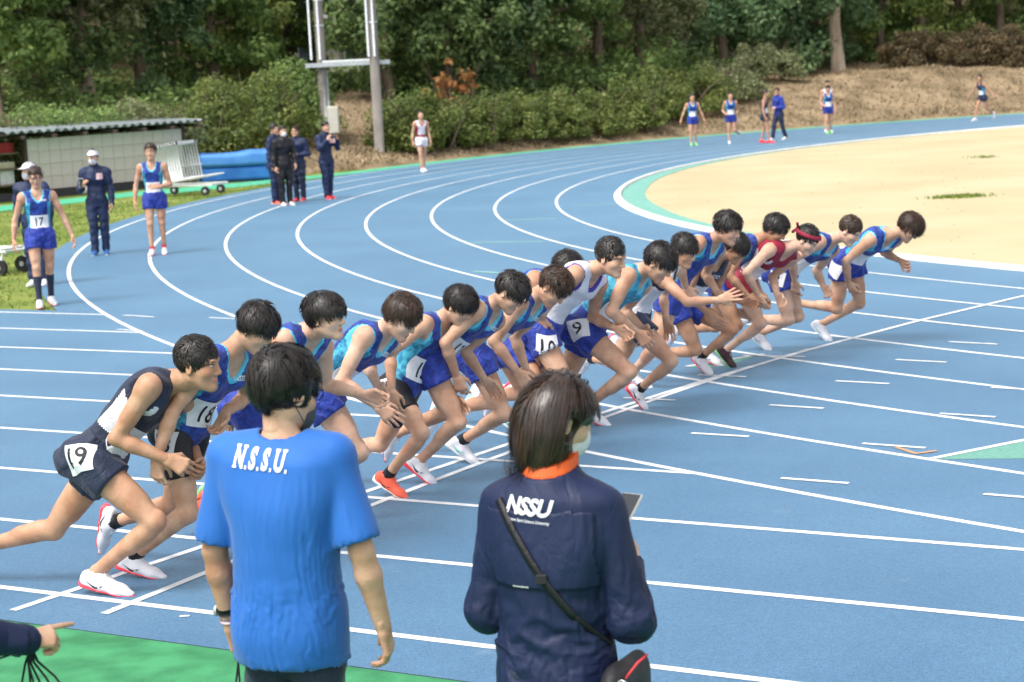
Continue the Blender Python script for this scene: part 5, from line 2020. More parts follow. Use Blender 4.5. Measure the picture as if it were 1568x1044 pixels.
# cart of nested hurdles
p = px_at(285, 293, 47.2)
HX, HY, HRZ = p.x, p.y, -.32
root = empty('hurdle_cart', (HX, HY, 0), HRZ)
tag(root, 'wheeled cart carrying a nested row of white hurdles by the blue mat', 'cart')
bm = bmesh.new()
for y in (-.42, .42):
    box(bm, (0.1, y, .26), (1.7, .05, .05))
for x in (-.7, .1, .9):
    box(bm, (x, 0, .258), (.05, .84, .045))
link('frame', bm_mesh('frame', bm, [WHITEP]), root)
for x, y in ((-.55, -.42), (-.55, .42), (.75, -.42), (.75, .42)):
    bm = bmesh.new()
    tube(bm, [(x, y - .03, .11), (x, y + .03, .11)], .11, 16)
    w_ = link('wheel', bm_mesh('wheel', bm, [RUBBER]), root)
    bm = bmesh.new()
    tube(bm, [(x, y - .035, .11), (x, y + .035, .11)], .045, 10)
    link('hub', bm_mesh('hub', bm, [GALV]), w_)
    bm = bmesh.new()
    box(bm, (x, y, .2), (.05, .02, .11))
    link('fork', bm_mesh('fork', bm, [GALV]), w_)
def hurdle_parts():
    out = []
    bm = bmesh.new()
    for y in (-.52, .52):
        tube(bm, [(0, y, .0), (-.02, y, .86)], .018, 6)
        tube(bm, [(0, y, .0), (.62, y, -.02)], .02, 6)
    tube(bm, [(.05, -.52, .3), (.05, .52, .3)], .014, 6)
    out.append(('frame', bm_mesh('frame', bm, [WHITEP])))
    bm = bmesh.new()
    box(bm, (-.02, 0, .88), (.025, 1.18, .075), bev=.005)
    out.append(('top_bar', bm_mesh('top_bar', bm, [WHITEP])))
    bm = bmesh.new()
    for y in (-.5, .5):
        box(bm, (-.02, y, .88), (.029, .1, .079))
    out.append(('bar_end', bm_mesh('bar_end', bm, [MK_BLACK])))
    return out
HP = hurdle_parts()
Mh = Matrix.Translation((HX, HY, 0)) @ Matrix.Rotation(HRZ, 4, 'Z')
for k in range(12):
    loc = Mh @ Vector((-.62 + k * .075, 0, .31 + .012 * k))
    o = empty('hurdle', loc, HRZ)
    o.rotation_euler = (0, -.12, HRZ)
    tag(o, 'white hurdle nested in the row on the wheeled cart', 'hurdle', 'hurdles nested on the cart')
    for nm, me in HP:
        link(nm, me, o)

# flat white trolley cut by the left edge
p = px_at(8, 418, 28.3)
root = empty('trolley', (p.x, p.y, -.014), -.35)
tag(root, 'low white tubular trolley with black wheels on the grass at the left edge', 'trolley')
bm = bmesh.new()
for y in (-.3, .3):
    tube(bm, [(-.75, y, .36), (.25, y, .36)], .022, 8)
for x in (-.7, -.25, .22):
    tube(bm, [(x, -.3, .36), (x, .3, .36)], .018, 8)
for y in (-.3, .3):
    tube(bm, [(.22, y, .36), (.14, y, .2)], .028, 8)
    tube(bm, [(-.55, y, .36), (-.6, y, .2)], .028, 8)
link('frame', bm_mesh('frame', bm, [WHITEP], True), root)
bm = bmesh.new()
for i in range(7):
    box(bm, (0, 0, 0), (.09, .62, .018)) if i == 0 else None
sme = bm_mesh('slat', bm, [WHITEP])
for i in range(7):
    link('slat', sme, root, (-.66 + i * .13, 0, .395))
for x, y in ((.12, -.3), (.12, .3), (-.6, -.3), (-.6, .3)):
    bm = bmesh.new()
    tube(bm, [(x, y - .035, .125), (x, y + .035, .125)], .125, 18)
    w_ = link('wheel', bm_mesh('wheel', bm, [RUBBER]), root)
    bm = bmesh.new()
    tube(bm, [(x, y - .04, .125), (x, y + .04, .125)], .04, 10)
    link('hub', bm_mesh('hub', bm, [GALV]), w_)
# ------------------------------------------------------------------ the start: joints of every runner in metres (world)
# P pelvis, C neck base, H head, S shoulder, E elbow, W wrist, D hand, L hip, K knee, A ankle, T ball of the planted foot; N near (right) side, F far (left) side
RUN = {
    'A': dict(s=1.12, P=(-2.217, 9.702, 0.704), C=(-1.771, 9.719, 1.102), H=(-1.621, 9.589, 1.199), SN=(-1.869, 9.525, 1.104), EN=(-2.053, 9.505, 0.844), WN=(-1.802, 9.511, 0.72), DN=(-1.718, 9.508, 0.676), SF=(-1.756, 9.884, 0.964), EF=(-1.802, 10.102, 0.736), WF=(-1.699, 9.874, 0.609), DF=(-1.678, 9.783, 0.592), KN=(-1.885, 9.49, 0.399), AN=(-2.234, 9.611, 0.118), KF=(-2.502, 9.841, 0.306), AF=(-2.944, 9.945, 0.204), LN=(-2.225, 9.601, 0.713), LF=(-2.195, 9.792, 0.666), T=(-2.05, 9.53, 0), front='N', th=-17),
    'B': dict(s=1.027649779743763, P=(-1.804, 10.006, 0.775), C=(-1.491, 9.886, 1.211), H=(-1.343, 9.839, 1.342), SN=(-1.61, 9.731, 1.162), EN=(-1.782, 9.649, 0.939), WN=(-1.872, 9.581, 0.708), DN=(-1.855, 9.567, 0.624), SF=(-1.421, 10.045, 1.115), EF=(-1.488, 10.23, 0.898), WF=(-1.559, 9.985, 0.866), DF=(-1.587, 9.963, 0.787), KN=(-1.77, 9.81, 0.362), AN=(-2.104, 9.912, 0.117), KF=(-1.916, 10.097, 0.348), AF=(-2.272, 10.297, 0.225), LN=(-1.843, 9.921, 0.778), LF=(-1.748, 10.075, 0.751), T=(-2.07, 9.91, 0), front='N', th=-19),
    'C': dict(s=1.034299462528653, P=(-1.473, 10.409, 0.825), C=(-1.121, 10.32, 1.243), H=(-1.012, 10.179, 1.341), SN=(-1.243, 10.161, 1.216), EN=(-1.428, 10.24, 1.0), WN=(-1.564, 10.363, 0.818), DN=(-1.601, 10.354, 0.739), SF=(-1.061, 10.474, 1.131), EF=(-1.075, 10.636, 0.885), WF=(-0.847, 10.525, 0.835), DF=(-0.766, 10.546, 0.807), KN=(-1.264, 10.271, 0.461), AN=(-1.552, 10.353, 0.153), KF=(-1.472, 10.553, 0.37), AF=(-1.818, 10.741, 0.2), LN=(-1.502, 10.32, 0.827), LF=(-1.432, 10.489, 0.803), T=(-1.49, 10.49, 0), front='N', th=-22),
    'D': dict(s=1.0243262265379038, P=(-1.159, 11.055, 0.77), C=(-0.756, 11.018, 1.138), H=(-0.639, 10.882, 1.228), SN=(-0.859, 10.846, 1.126), EN=(-1.001, 10.778, 0.88), WN=(-0.799, 10.764, 0.725), DN=(-0.734, 10.758, 0.667), SF=(-0.726, 11.172, 1.017), EF=(-0.891, 11.375, 0.888), WF=(-0.82, 11.153, 0.783), DF=(-0.78, 11.095, 0.731), KN=(-0.931, 10.904, 0.424), AN=(-1.256, 10.929, 0.151), KF=(-0.975, 11.195, 0.404), AF=(-1.366, 11.361, 0.402), LN=(-1.178, 10.964, 0.777), LF=(-1.172, 11.145, 0.789), T=(-1.17, 11.06, 0), front='N', th=-23),
    'E': dict(s=0.96, P=(-0.72, 11.743, 0.658), C=(-0.441, 11.756, 1.089), H=(-0.318, 11.652, 1.187), SN=(-0.547, 11.603, 1.082), EN=(-0.753, 11.52, 0.922), WN=(-0.758, 11.453, 0.692), DN=(-0.741, 11.438, 0.613), SF=(-0.377, 11.879, 0.966), EF=(-0.521, 11.941, 0.741), WF=(-0.399, 11.822, 0.573), DF=(-0.34, 11.808, 0.518), KN=(-0.589, 11.447, 0.42), AN=(-0.822, 11.599, 0.134), KF=(-0.883, 11.886, 0.279), AF=(-1.243, 12.044, 0.211), LN=(-0.775, 11.686, 0.693), LF=(-0.685, 11.816, 0.629), T=(-0.71, 11.56, 0), front='N', th=-28),
    'F': dict(s=1.004130270626455, P=(-0.526, 11.884, 0.806), C=(-0.111, 11.862, 1.147), H=(0.008, 11.738, 1.243), SN=(-0.21, 11.692, 1.143), EN=(-0.417, 11.638, 0.953), WN=(-0.36, 11.728, 0.726), DN=(-0.338, 11.731, 0.644), SF=(-0.094, 12.013, 1.026), EF=(-0.308, 12.036, 0.837), WF=(-0.189, 12.111, 0.629), DF=(-0.134, 12.107, 0.564), KN=(-0.367, 11.744, 0.424), AN=(-0.633, 11.919, 0.154), KF=(-0.445, 12.068, 0.432), AF=(-0.788, 12.25, 0.281), LN=(-0.538, 11.792, 0.812), LF=(-0.547, 11.967, 0.834), T=(-0.56, 12.04, 0), front='N', th=-28),
    'G': dict(s=1.0268342597955784, P=(-0.244, 12.455, 0.76), C=(0.163, 12.392, 1.124), H=(0.292, 12.259, 1.204), SN=(0.056, 12.223, 1.103), EN=(-0.118, 12.198, 0.869), WN=(0.027, 12.17, 0.658), DN=(0.074, 12.159, 0.586), SF=(0.193, 12.553, 1.012), EF=(0.019, 12.699, 0.827), WF=(0.091, 12.666, 0.583), DF=(0.131, 12.654, 0.506), KN=(-0.073, 12.296, 0.361), AN=(-0.377, 12.512, 0.154), KF=(-0.142, 12.628, 0.39), AF=(-0.501, 12.844, 0.311), LN=(-0.254, 12.362, 0.752), LF=(-0.268, 12.536, 0.797), T=(-0.29, 12.58, 0), front='N', th=-31),
    'H': dict(s=1.0629147251879951, P=(-0.002, 13.434, 0.651), C=(0.267, 13.527, 1.146), H=(0.409, 13.383, 1.194), SN=(0.182, 13.339, 1.139), EN=(0.028, 13.241, 0.897), WN=(0.149, 13.235, 0.661), DN=(0.203, 13.227, 0.589), SF=(0.296, 13.682, 1.015), EF=(0.163, 13.89, 0.84), WF=(0.216, 13.73, 0.635), DF=(0.252, 13.731, 0.552), KN=(0.182, 13.088, 0.293), AN=(-0.043, 13.44, 0.151), KF=(0.072, 13.603, 0.281), AF=(-0.267, 13.874, 0.203), LN=(0.067, 13.374, 0.623), LF=(-0.082, 13.474, 0.686), T=(0.03, 13.7, 0), front='N', th=-36),
    'I': dict(s=1.068225618072343, P=(0.215, 13.328, 0.778), C=(0.588, 13.257, 1.206), H=(0.718, 13.117, 1.293), SN=(0.462, 13.091, 1.188), EN=(0.257, 12.933, 1.028), WN=(0.216, 13.15, 0.879), DN=(0.223, 13.142, 0.789), SF=(0.648, 13.409, 1.081), EF=(0.591, 13.546, 0.815), WF=(0.753, 13.344, 0.751), DF=(0.83, 13.329, 0.705), KN=(0.37, 13.12, 0.378), AN=(0.104, 13.372, 0.129), KF=(0.239, 13.494, 0.332), AF=(-0.111, 13.755, 0.257), LN=(0.192, 13.235, 0.779), LF=(0.228, 13.423, 0.78), T=(0.21, 13.32, 0), front='N', th=-33),
    'J': dict(s=1.12, P=(0.533, 13.71, 0.707), C=(0.96, 13.679, 1.126), H=(1.087, 13.517, 1.203), SN=(0.851, 13.489, 1.11), EN=(0.717, 13.314, 0.879), WN=(0.902, 13.428, 0.703), DN=(0.961, 13.415, 0.63), SF=(0.991, 13.849, 0.997), EF=(0.85, 14.045, 0.788), WF=(0.966, 13.814, 0.678), DF=(1.007, 13.741, 0.633), KN=(0.834, 13.451, 0.415), AN=(0.535, 13.686, 0.148), KF=(0.345, 13.902, 0.269), AF=(-0.016, 14.177, 0.165), LN=(0.508, 13.613, 0.721), LF=(0.561, 13.803, 0.681), T=(0.65, 13.66, 0), front='N', th=-30),
    'K': dict(s=0.96, P=(0.944, 14.239, 0.706), C=(1.211, 14.091, 1.116), H=(1.314, 13.979, 1.23), SN=(1.151, 13.94, 1.018), EN=(1.307, 13.779, 0.861), WN=(1.534, 13.701, 0.879), DN=(1.606, 13.683, 0.912), SF=(1.262, 14.263, 1.065), EF=(1.182, 14.41, 0.849), WF=(1.185, 14.256, 0.665), DF=(1.208, 14.291, 0.594), KN=(1.189, 13.986, 0.395), AN=(0.954, 14.204, 0.155), KF=(0.827, 14.393, 0.34), AF=(0.619, 14.732, 0.332), LN=(0.945, 14.159, 0.672), LF=(0.964, 14.322, 0.718), T=(1.04, 14.44, 0), front='N', th=-38),
    'L': dict(s=0.9722915125269908, P=(1.439, 15.652, 0.61), C=(1.709, 15.483, 1.023), H=(1.872, 15.416, 1.094), SN=(1.561, 15.37, 0.985), EN=(1.454, 15.347, 0.73), WN=(1.627, 15.308, 0.564), DN=(1.682, 15.294, 0.503), SF=(1.804, 15.615, 0.929), EF=(1.729, 15.723, 0.686), WF=(1.946, 15.645, 0.608), DF=(2.027, 15.632, 0.601), KF=(1.845, 15.573, 0.387), AF=(1.597, 15.776, 0.141), KN=(1.528, 15.512, 0.241), AN=(1.234, 15.785, 0.192), LN=(1.38, 15.588, 0.62), LF=(1.506, 15.703, 0.585), T=(1.66, 15.66, 0), front='F', th=-40),
    'M': dict(s=1.0202870627564604, P=(1.297, 15.088, 0.793), C=(1.638, 15.012, 1.213), H=(1.749, 14.873, 1.306), SN=(1.51, 14.861, 1.197), EN=(1.339, 14.676, 1.051), WN=(1.398, 14.818, 0.847), DN=(1.441, 14.798, 0.775), SF=(1.704, 15.154, 1.094), EF=(1.609, 15.336, 0.888), WF=(1.689, 15.139, 0.747), DF=(1.744, 15.085, 0.708), KN=(1.163, 14.965, 0.367), AN=(0.972, 15.252, 0.121), KF=(1.164, 15.274, 0.392), AF=(0.875, 15.569, 0.297), LN=(1.287, 14.996, 0.782), LF=(1.324, 15.175, 0.782), T=(1.07, 15.23, 0), front='N', th=-42),
    'O': dict(s=0.983995657165528, P=(1.83, 16.156, 0.723), C=(2.143, 15.956, 1.096), H=(2.265, 15.838, 1.191), SN=(1.994, 15.84, 1.061), EN=(1.856, 15.795, 0.821), WN=(2.011, 15.751, 0.634), DN=(2.068, 15.736, 0.576), SF=(2.232, 16.094, 1.0), EF=(2.095, 16.192, 0.776), WF=(2.15, 16.01, 0.62), DF=(2.201, 16.002, 0.554), KN=(1.927, 15.959, 0.369), AN=(1.704, 16.192, 0.119), KF=(1.783, 16.327, 0.316), AF=(1.493, 16.61, 0.263), LN=(1.772, 16.09, 0.734), LF=(1.888, 16.22, 0.706), T=(1.78, 16.12, 0), front='N', th=-42),
    'R': dict(s=0.96602086961661, P=(1.991, 16.097, 0.77), C=(2.359, 15.84, 1.029), H=(2.518, 15.761, 1.096), SN=(2.197, 15.743, 1.025), EN=(1.994, 15.69, 0.847), WN=(2.094, 15.765, 0.641), DN=(2.123, 15.751, 0.565), SF=(2.432, 15.98, 0.93), EF=(2.266, 16.109, 0.753), WF=(2.278, 15.904, 0.625), DF=(2.321, 15.87, 0.564), KN=(2.114, 15.845, 0.389), AN=(1.839, 16.015, 0.151), KF=(2.074, 16.088, 0.436), AF=(1.885, 16.442, 0.423), LN=(1.967, 16.023, 0.728), LF=(1.989, 16.159, 0.832), T=(1.94, 16.0, 0), front='N', th=-44),
    'S': dict(s=1.0069684094335853, P=(2.419, 16.59, 0.717), C=(2.841, 16.452, 1.023), H=(2.984, 16.341, 1.103), SN=(2.709, 16.307, 1.013), EN=(2.465, 16.25, 0.872), WN=(2.5, 16.387, 0.664), DN=(2.507, 16.408, 0.581), SF=(2.882, 16.607, 0.913), EF=(2.754, 16.765, 0.71), WF=(2.784, 16.548, 0.586), DF=(2.819, 16.491, 0.532), KF=(2.573, 16.723, 0.313), AF=(2.257, 16.942, 0.149), KN=(2.451, 16.499, 0.318), AN=(2.146, 16.785, 0.313), LN=(2.375, 16.513, 0.739), LF=(2.443, 16.678, 0.718), T=(2.34, 16.87, 0), front='F', th=-40),
    'Q': dict(s=0.9978194357673185, P=(3.086, 17.042, 0.746), C=(3.39, 16.694, 1.017), H=(3.575, 16.662, 1.076), SN=(3.213, 16.621, 0.98), EN=(2.996, 16.642, 0.797), WN=(3.041, 16.768, 0.586), DN=(3.085, 16.755, 0.515), SF=(3.495, 16.841, 0.949), EF=(3.424, 17.082, 0.817), WF=(3.539, 16.872, 0.748), DF=(3.598, 16.822, 0.714), KF=(3.21, 17.171, 0.348), AF=(2.882, 17.328, 0.15), KN=(2.973, 17.032, 0.328), AN=(2.65, 17.288, 0.369), LN=(3.017, 16.983, 0.747), LF=(3.146, 17.107, 0.762), T=(2.96, 17.24, 0), front='F', th=-40),
}
BLUE = (F_BLUE, F_TEAL, F_CYAN, None)
WR = (SH_WHITE, SO_RED, MK_BLACK)
WT = (SH_WHITE, SO_WHITE, MK_TEAL)
SKB = [SKIN_A, SKIN_B, SKIN_C]
GRP = 'runners leaving the curved start line'
NS = (('NSSU', .02, .25), .028, .82, -.055, INKW)
RS = {
    'A': dict(label='runner in a navy and white singlet with hip number 19, nearest the left edge', singlet=(F_NAVY, F_WHITE, F_NAVY, .30, F_NAVY), shorts=F_NAVY, hip=('19', 'N', -.55), hair=('short', HAIR_K), shoes=WR, pitch=-6, az=4, skin=2, bib='', curl=(1.0, .8)),
    'B': dict(label='runner with bib 18 and black half tights, second from the left', singlet=BLUE, tights=F_BLACK, bib='18', hip=('18', 'N', .15), hair=('mid', HAIR_K, dict(part=.03)), shoes=WR, sock=F_BLACK, pitch=-38, az=10, chest=NS, skin=0, curl=(.8, .5)),
    'C': dict(label='dark haired runner looking straight ahead beside the head of the man in the blue shirt', singlet=BLUE, shorts=F_BLUE2, bib='', hair=('bowl', HAIR_K), shoes=(SH_ORANGE, SO_GREEN, MK_BLACK), pitch=-2, az=4, skin=1, curl=(.5, .7)),
    'D': dict(label='brown haired runner with bare thighs in blue, right of the man in the blue shirt', singlet=BLUE, shorts=F_BLUE2, bib='', hair=('mid', HAIR_B, dict(part=.02)), shoes=WR, pitch=-36, az=4, chest=NS, skin=1, curl=(.25, .4)),
    'E': dict(label='runner with bib 15, black half tights and coral shoes', singlet=BLUE, tights=F_BLACK, bib='15', hip=('15', 'N', .1), hair=('bowl', HAIR_K), shoes=(SH_ORANGE, SO_WHITE, MK_BLACK), sock=F_BLACK, pitch=-36, az=10, chest=NS, skin=0, curl=(.6, .35)),
    'F': dict(label='black haired runner with bib 12 between the number 15 runner and a brown haired one', singlet=BLUE, shorts=F_BLUE2, bib='12', hair=('bowl', HAIR_K), shoes=WR, pitch=-42, az=10, chest=NS, skin=0, curl=(.5, .5)),
    'G': dict(label='brown haired runner looking down in white shoes with teal marks and black socks', singlet=BLUE, shorts=F_BLUE2, bib='', hair=('mid', HAIR_B), shoes=WT, sock=F_BLACK, pitch=-52, az=10, chest=NS, skin=0, curl=(.18, .2)),
    'H': dict(label='runner with tousled dark hair hidden behind the brown haired runner', singlet=BLUE, shorts=F_BLUE2, bib='', hair=('mid', HAIR_K, dict(mess=.035, lift=.008)), shoes=WT, pitch=-50, az=12, skin=2, curl=(.25, .4)),
    'I': dict(label='runner in a white singlet with purple piping and hip number 10', singlet=(F_WHITE, F_WHITE, F_PURPLE, None), shorts=F_BLUE2, hip=('10', 'N', .75), hair=('short', HAIR_K), shoes=WR, pitch=-16, az=4, skin=0, curl=(.35, .6)),
    'J': dict(label='runner in a teal sided blue singlet with hip number 9', singlet=(F_TEAL, F_TEAL, F_CYAN, None), shorts=F_BLUE2, hip=('9', 'N', -.35), bib='', hair=('bowl', HAIR_K), shoes=WR, pitch=-40, az=12, skin=0, curl=(.6, .4)),
    'K': dict(label='runner in navy shorts stretching his open right hand forward', singlet=(F_WHITE, F_WHITE, F_NAVY, None), shorts=F_NAVY, hip=('1', 'N', .6), hair=('mid', HAIR_K, dict(mess=.03, lift=.006)), shoes=WR, sock=F_BLACK, pitch=-24, az=0, skin=0, curl=(.12, .4)),
    'L': dict(label='runner in a plain navy singlet with white chest lettering', singlet=(F_NAVY, F_NAVY, F_NAVY, None), shorts=F_BLUE2, bib='', hair=('bowl', HAIR_K), shoes=WR, sock=F_BLACK, pitch=-40, az=16, chest=(('CHUO', .02, .2), .036, .74, .0, INKW), skin=2, curl=(.3, .6)),
    'M': dict(label='runner at the back whose black hair shows above the navy singlet runner', singlet=BLUE, shorts=F_BLUE2, hair=('mid', HAIR_K, dict(mess=.025, lift=.008)), shoes=WR, pitch=-22, az=14, skin=0),
    'O': dict(label='black haired runner in blue just left of the runner with the crimson headband', singlet=BLUE, shorts=F_BLUE2, bib='', hair=('mid', HAIR_K), shoes=WR, pitch=-34, az=16, chest=NS, skin=2, curl=(.8, .6)),
    'R': dict(label='runner in a crimson and white singlet wearing a crimson headband and black shoes', singlet=(F_RED, F_WHITE, F_RED, None), shorts=F_RED, bib='', hair=('short', HAIR_K), shoes=(SH_BLACK, SO_GREEN, None), pitch=-38, az=18, headband=F_RED, skin=1),
    'S': dict(label='runner with hip number 2, second from the right', singlet=BLUE, shorts=F_BLUE2, bib='', hip=('2', 'N', .15), hair=('short', HAIR_B), shoes=(SH_WHITE, SO_WHITE, MK_BLACK), pitch=-36, az=16, chest=NS, skin=1, curl=(.5, .5)),
    'Q': dict(label='leading runner at the far right with brown hair hanging over his face', singlet=BLUE, shorts=F_BLUE2, bib='', hip=('', 'N', .1), hair=('bowl', HAIR_B, dict(lift=.012, mess=.02, ln=.10)), shoes=WT, pitch=-48, az=22, chest=NS, skin=0, curl=(.7, .8)),
}
SPR = dict(K=.16, G=.14, D=.12)
for i, (k, J) in enumerate(RUN.items()):
    o = dict(RS[k])
    J['fdir'] = (math.cos(math.radians(J['th'])), math.sin(math.radians(J['th'])), 0)
    pitch, az, sk = o.pop('pitch'), o.pop('az'), o.pop('skin')
    hd = look(math.radians(J['th'] + az), math.radians(pitch))
    near = k in 'ABCDE'
    person(J, group=GRP, skin=SKB[sk], head=hd, h=.0125 if near else .0145, hh=.0054 if near else .0064, hd=.0056 if near else .0064, seed=20 + i * 7, bend=.035, hair_n=2400 if near else 1300, hw=.0042 if near else .0050, slim=(.95, .98, .92, .93, 1.0, .96, .92, .97, .94, .95, .9, 1.0, .95, .97, .92, .9, .95)[i], spread=SPR.get(k, .06), **o)

# ------------------------------------------------------------------ people on the bend and the grass
HANG = ((.05, -.02, -.28), (.07, .05, -.52), (.06, .09, -.60))
BENT = ((.07, -.10, -.26), (.02, .10, -.36), (.0, .17, -.35))
ACROSS = ((.08, -.04, -.28), (-.08, .16, -.30), (-.16, .19, -.29))
FACE = ((.06, .10, -.24), (-.04, .26, -.05), (-.06, .28, .02))
CHEST = ((.07, .02, -.28), (.0, .22, -.20), (-.02, .28, -.14))
TRK = dict(jacket=(F_TRACK, F_NAVY), pants=F_TRACK)
D_ = math.radians
CREST = mat('crest_pink', (0.62, 0.30, 0.32), .6, col2=(0.7, 0.55, 0.56), scale=40)


def far(J, label, **k):
    yaw, pitch = k.pop('yaw'), k.pop('pitch', 0)
    hh = k.pop('res', .014)
    return person(J, label, head=look(D_(yaw), D_(pitch)), h=hh * 1.3, hh=hh * .68, hd=max(.007, hh * .6), hair_n=250, hw=.006, plain=True, **k)


RUNG = 'runners waiting on the bend'
far(stand(-5.82, 23.5, D_(-70), 1.02, stride=.12, arms=dict(N=((.10, -.05, -.28), (.14, -.02, -.52), (.15, .01, -.60)), F=((.12, .0, -.28), (.20, .06, -.51), (.22, .10, -.59)))),
    'runner with bib 17 and knee-high dark socks walking at the left grass edge', yaw=-78, pitch=-22, singlet=BLUE, shorts=F_BLUE2, bib='17', chest=NS, shoes=WR, long_sock=F_NAVY, hair=('mid', HAIR_B, dict(ln=.045)), group=RUNG, res=.011, seed=1)
far(stand(-6.55, 26.2, D_(-95), .99), 'official in a white cap standing right behind the runner with bib 17', yaw=-120, cap_=F_WHITE, mask=F_WHITE, hair=('short', HAIR_K), shoes=(SH_WHITE, SO_WHITE, None), crest=CREST, group='officials in navy tracksuits', res=.012, seed=2, **TRK)
far(stand(-6.64, 30.73, D_(-82), 1.0, stride=.05, arms=dict(N=CHEST, F=HANG)), 'official in white cap and white mask holding a small phone on the left track', yaw=-95, cap_=F_WHITE, mask=F_WHITE, hair=('short', HAIR_K), shoes=(SH_BLUE, SO_WHITE, None), crest=CREST, group='officials in navy tracksuits', res=.013, seed=3, **TRK)
far(stand(-5.6, 30.18, D_(-86), 1.04, stride=.07, arms=dict(N=((.09, -.03, -.28), (.12, .02, -.52), (.11, .07, -.60)), F=ACROSS)), 'tall runner in blue holding one arm across his bib on the outer lane line', yaw=-88, pitch=-4,
    singlet=BLUE, shorts=F_BLUE2, bib='', shoes=(SH_WHITE, SO_RED, None), sock=SO_RED, hair=('mid', HAIR_B), group=RUNG, res=.013, seed=4)
far(stand(-5.05, 41.7, D_(-20), 1.02), 'standing person in navy, mostly hidden behind the one in black', yaw=-10, hair=('short', HAIR_K), shoes=(SH_ORANGE, SO_WHITE, None), group='group standing on the bend', res=.015, seed=5, **TRK)
far(stand(-4.75, 41.0, D_(-60), 1.0, arms=dict(N=HANG, F=((.05, .02, -.28), (.03, .12, -.48), (.02, .18, -.54)))), 'person in a black tracksuit and white mask in the group on the bend', yaw=-60, mask=F_WHITE, hair=('short', HAIR_K), jacket=(F_BLACK, F_NAVY), pants=F_BLACK, shoes=(SH_WHITE, SO_WHITE, None), group='group standing on the bend', res=.015, seed=6)
far(stand(-4.58, 42.3, D_(-110), .97, arms=dict(N=CHEST, F=ACROSS)), 'person with folded hands at the right of the group on the bend', yaw=-110, hair=('mid', HAIR_B), jacket=(F_TRACK, F_NAVY), pants=F_NAVY, shoes=(SO_RED, SO_WHITE, None), group='group standing on the bend', res=.015, seed=7)
far(stand(-3.98, 42.6, D_(-50), 1.02, arms=dict(N=FACE, F=FACE), stride=.06), 'man in navy filming with both hands raised to his face beside the left pole', yaw=-50, hair=('short', HAIR_K), shoes=(SO_RED, SO_WHITE, None), res=.015, seed=8, crest=CREST, **TRK)
far(stand(-2.25, 52.95, D_(-70), 1.0, stride=.17, arms=dict(N=((.06, -.05, -.28), (.09, .0, -.52), (.08, .04, -.60)), F=HANG)), 'runner in a crimson and white singlet and white shorts walking on the outer lane', yaw=-80, pitch=10, singlet=(F_WHITE, F_RED, F_RED, .34, F_RED), shorts=F_WHITE,
    shoes=(SH_WHITE, SO_WHITE, None), hair=('short', HAIR_K), res=.016, seed=9)
FG = 'far runners on the top of the bend'
far(stand(6.19, 61.24, D_(-85), .98, stride=.06, arms=dict(N=((.12, -.02, -.27), (.22, .0, -.50), (.25, .02, -.57)), F=((.12, -.02, -.27), (.20, .0, -.50), (.23, .02, -.57)))), 'leftmost far runner in blue with arms hanging wide and yellow-green shoes', yaw=-85, singlet=BLUE, shorts=F_BLUE2, bib='', shoes=(SO_GREEN, SO_GREEN, None), hair=('short', HAIR_K), group=FG, res=.017, seed=10)
Jr = stand(7.43, 61.29, D_(-85), .98, stride=.04, arms=dict(N=BENT, F=BENT))
Jr['KF'] = Jr['LF'] + np.array([0.02, -.05, -.42])
Jr['AF'] = Jr['KF'] + np.array([.18, .33, -.12])
Jr['front'] = 'N'
Jr['flat'] = False
Jr['T'] = Jr['AN'] + np.array([.0, -.12, 0])
far(Jr, 'far runner in blue jogging with one heel kicked up, second from the left', yaw=-85, singlet=BLUE, shorts=F_BLUE2, bib='', shoes=(SH_WHITE, SO_WHITE, None), hair=('short', HAIR_K), group=FG, res=.017, seed=11)
far(stand(8.42, 60.5, D_(-20), .99, stride=.14), 'far runner in a navy singlet with red shoes beside the person in a blue jacket', yaw=-10, singlet=(F_NAVY, F_NAVY, F_NAVY, None), shorts=F_NAVY, bib='', shoes=(SO_RED, SO_RED, None), hair=('short', HAIR_K), skin=SKIN_C, group=FG, res=.017, seed=12)
far(stand(9.15, 62.4, D_(-150), 1.0, stride=.2, arms=dict(N=ACROSS, F=ACROSS)), 'far person in a bright blue jacket and dark trousers walking with folded arms', yaw=-110, jacket=(F_BLUE2, F_NAVY), pants=F_NAVY, shoes=(SH_WHITE, SO_WHITE, None), hair=('mid', HAIR_B), res=.017, seed=13)
far(stand(11.49, 66.6, D_(-85), 1.05), 'far runner mostly hidden behind the one coming down the bank side of the bend', yaw=-85, singlet=(F_WHITE, F_WHITE, F_RED, None), shorts=F_BLUE2, shoes=(SH_WHITE, SO_WHITE, None), hair=('short', HAIR_K), group=FG, res=.017, seed=14)
far(stand(11.3, 65.4, D_(-85), .98, stride=.1, arms=dict(N=BENT, F=HANG)), 'far runner in blue with yellow-green shoes below the pale thick tree trunk', yaw=-95, pitch=-20, singlet=BLUE, shorts=F_BLUE2, bib='', shoes=(SO_GREEN, SO_GREEN, None), hair=('short', HAIR_K), group=FG, res=.017, seed=15)
Jr = stand(18.04, 70.9, D_(-150), 1.0, stride=.30, lean=.10, arms=dict(N=((.14, .08, -.25), (.24, .16, -.46), (.28, .2, -.52)), F=((.16, -.10, -.24), (.30, -.16, -.42), (.34, -.16, -.49))))
fw_ = np.array([math.cos(D_(-150)), math.sin(D_(-150)), 0])
Jr['KF'] = Jr['LF'] - fw_ * .10 + np.array([0, 0, -.41])
Jr['AF'] = Jr['KF'] - fw_ * .33 + np.array([0, 0, -.23])
Jr['front'], Jr['flat'] = 'N', False
Jr['T'] = Jr['AN'] + fw_ * .12
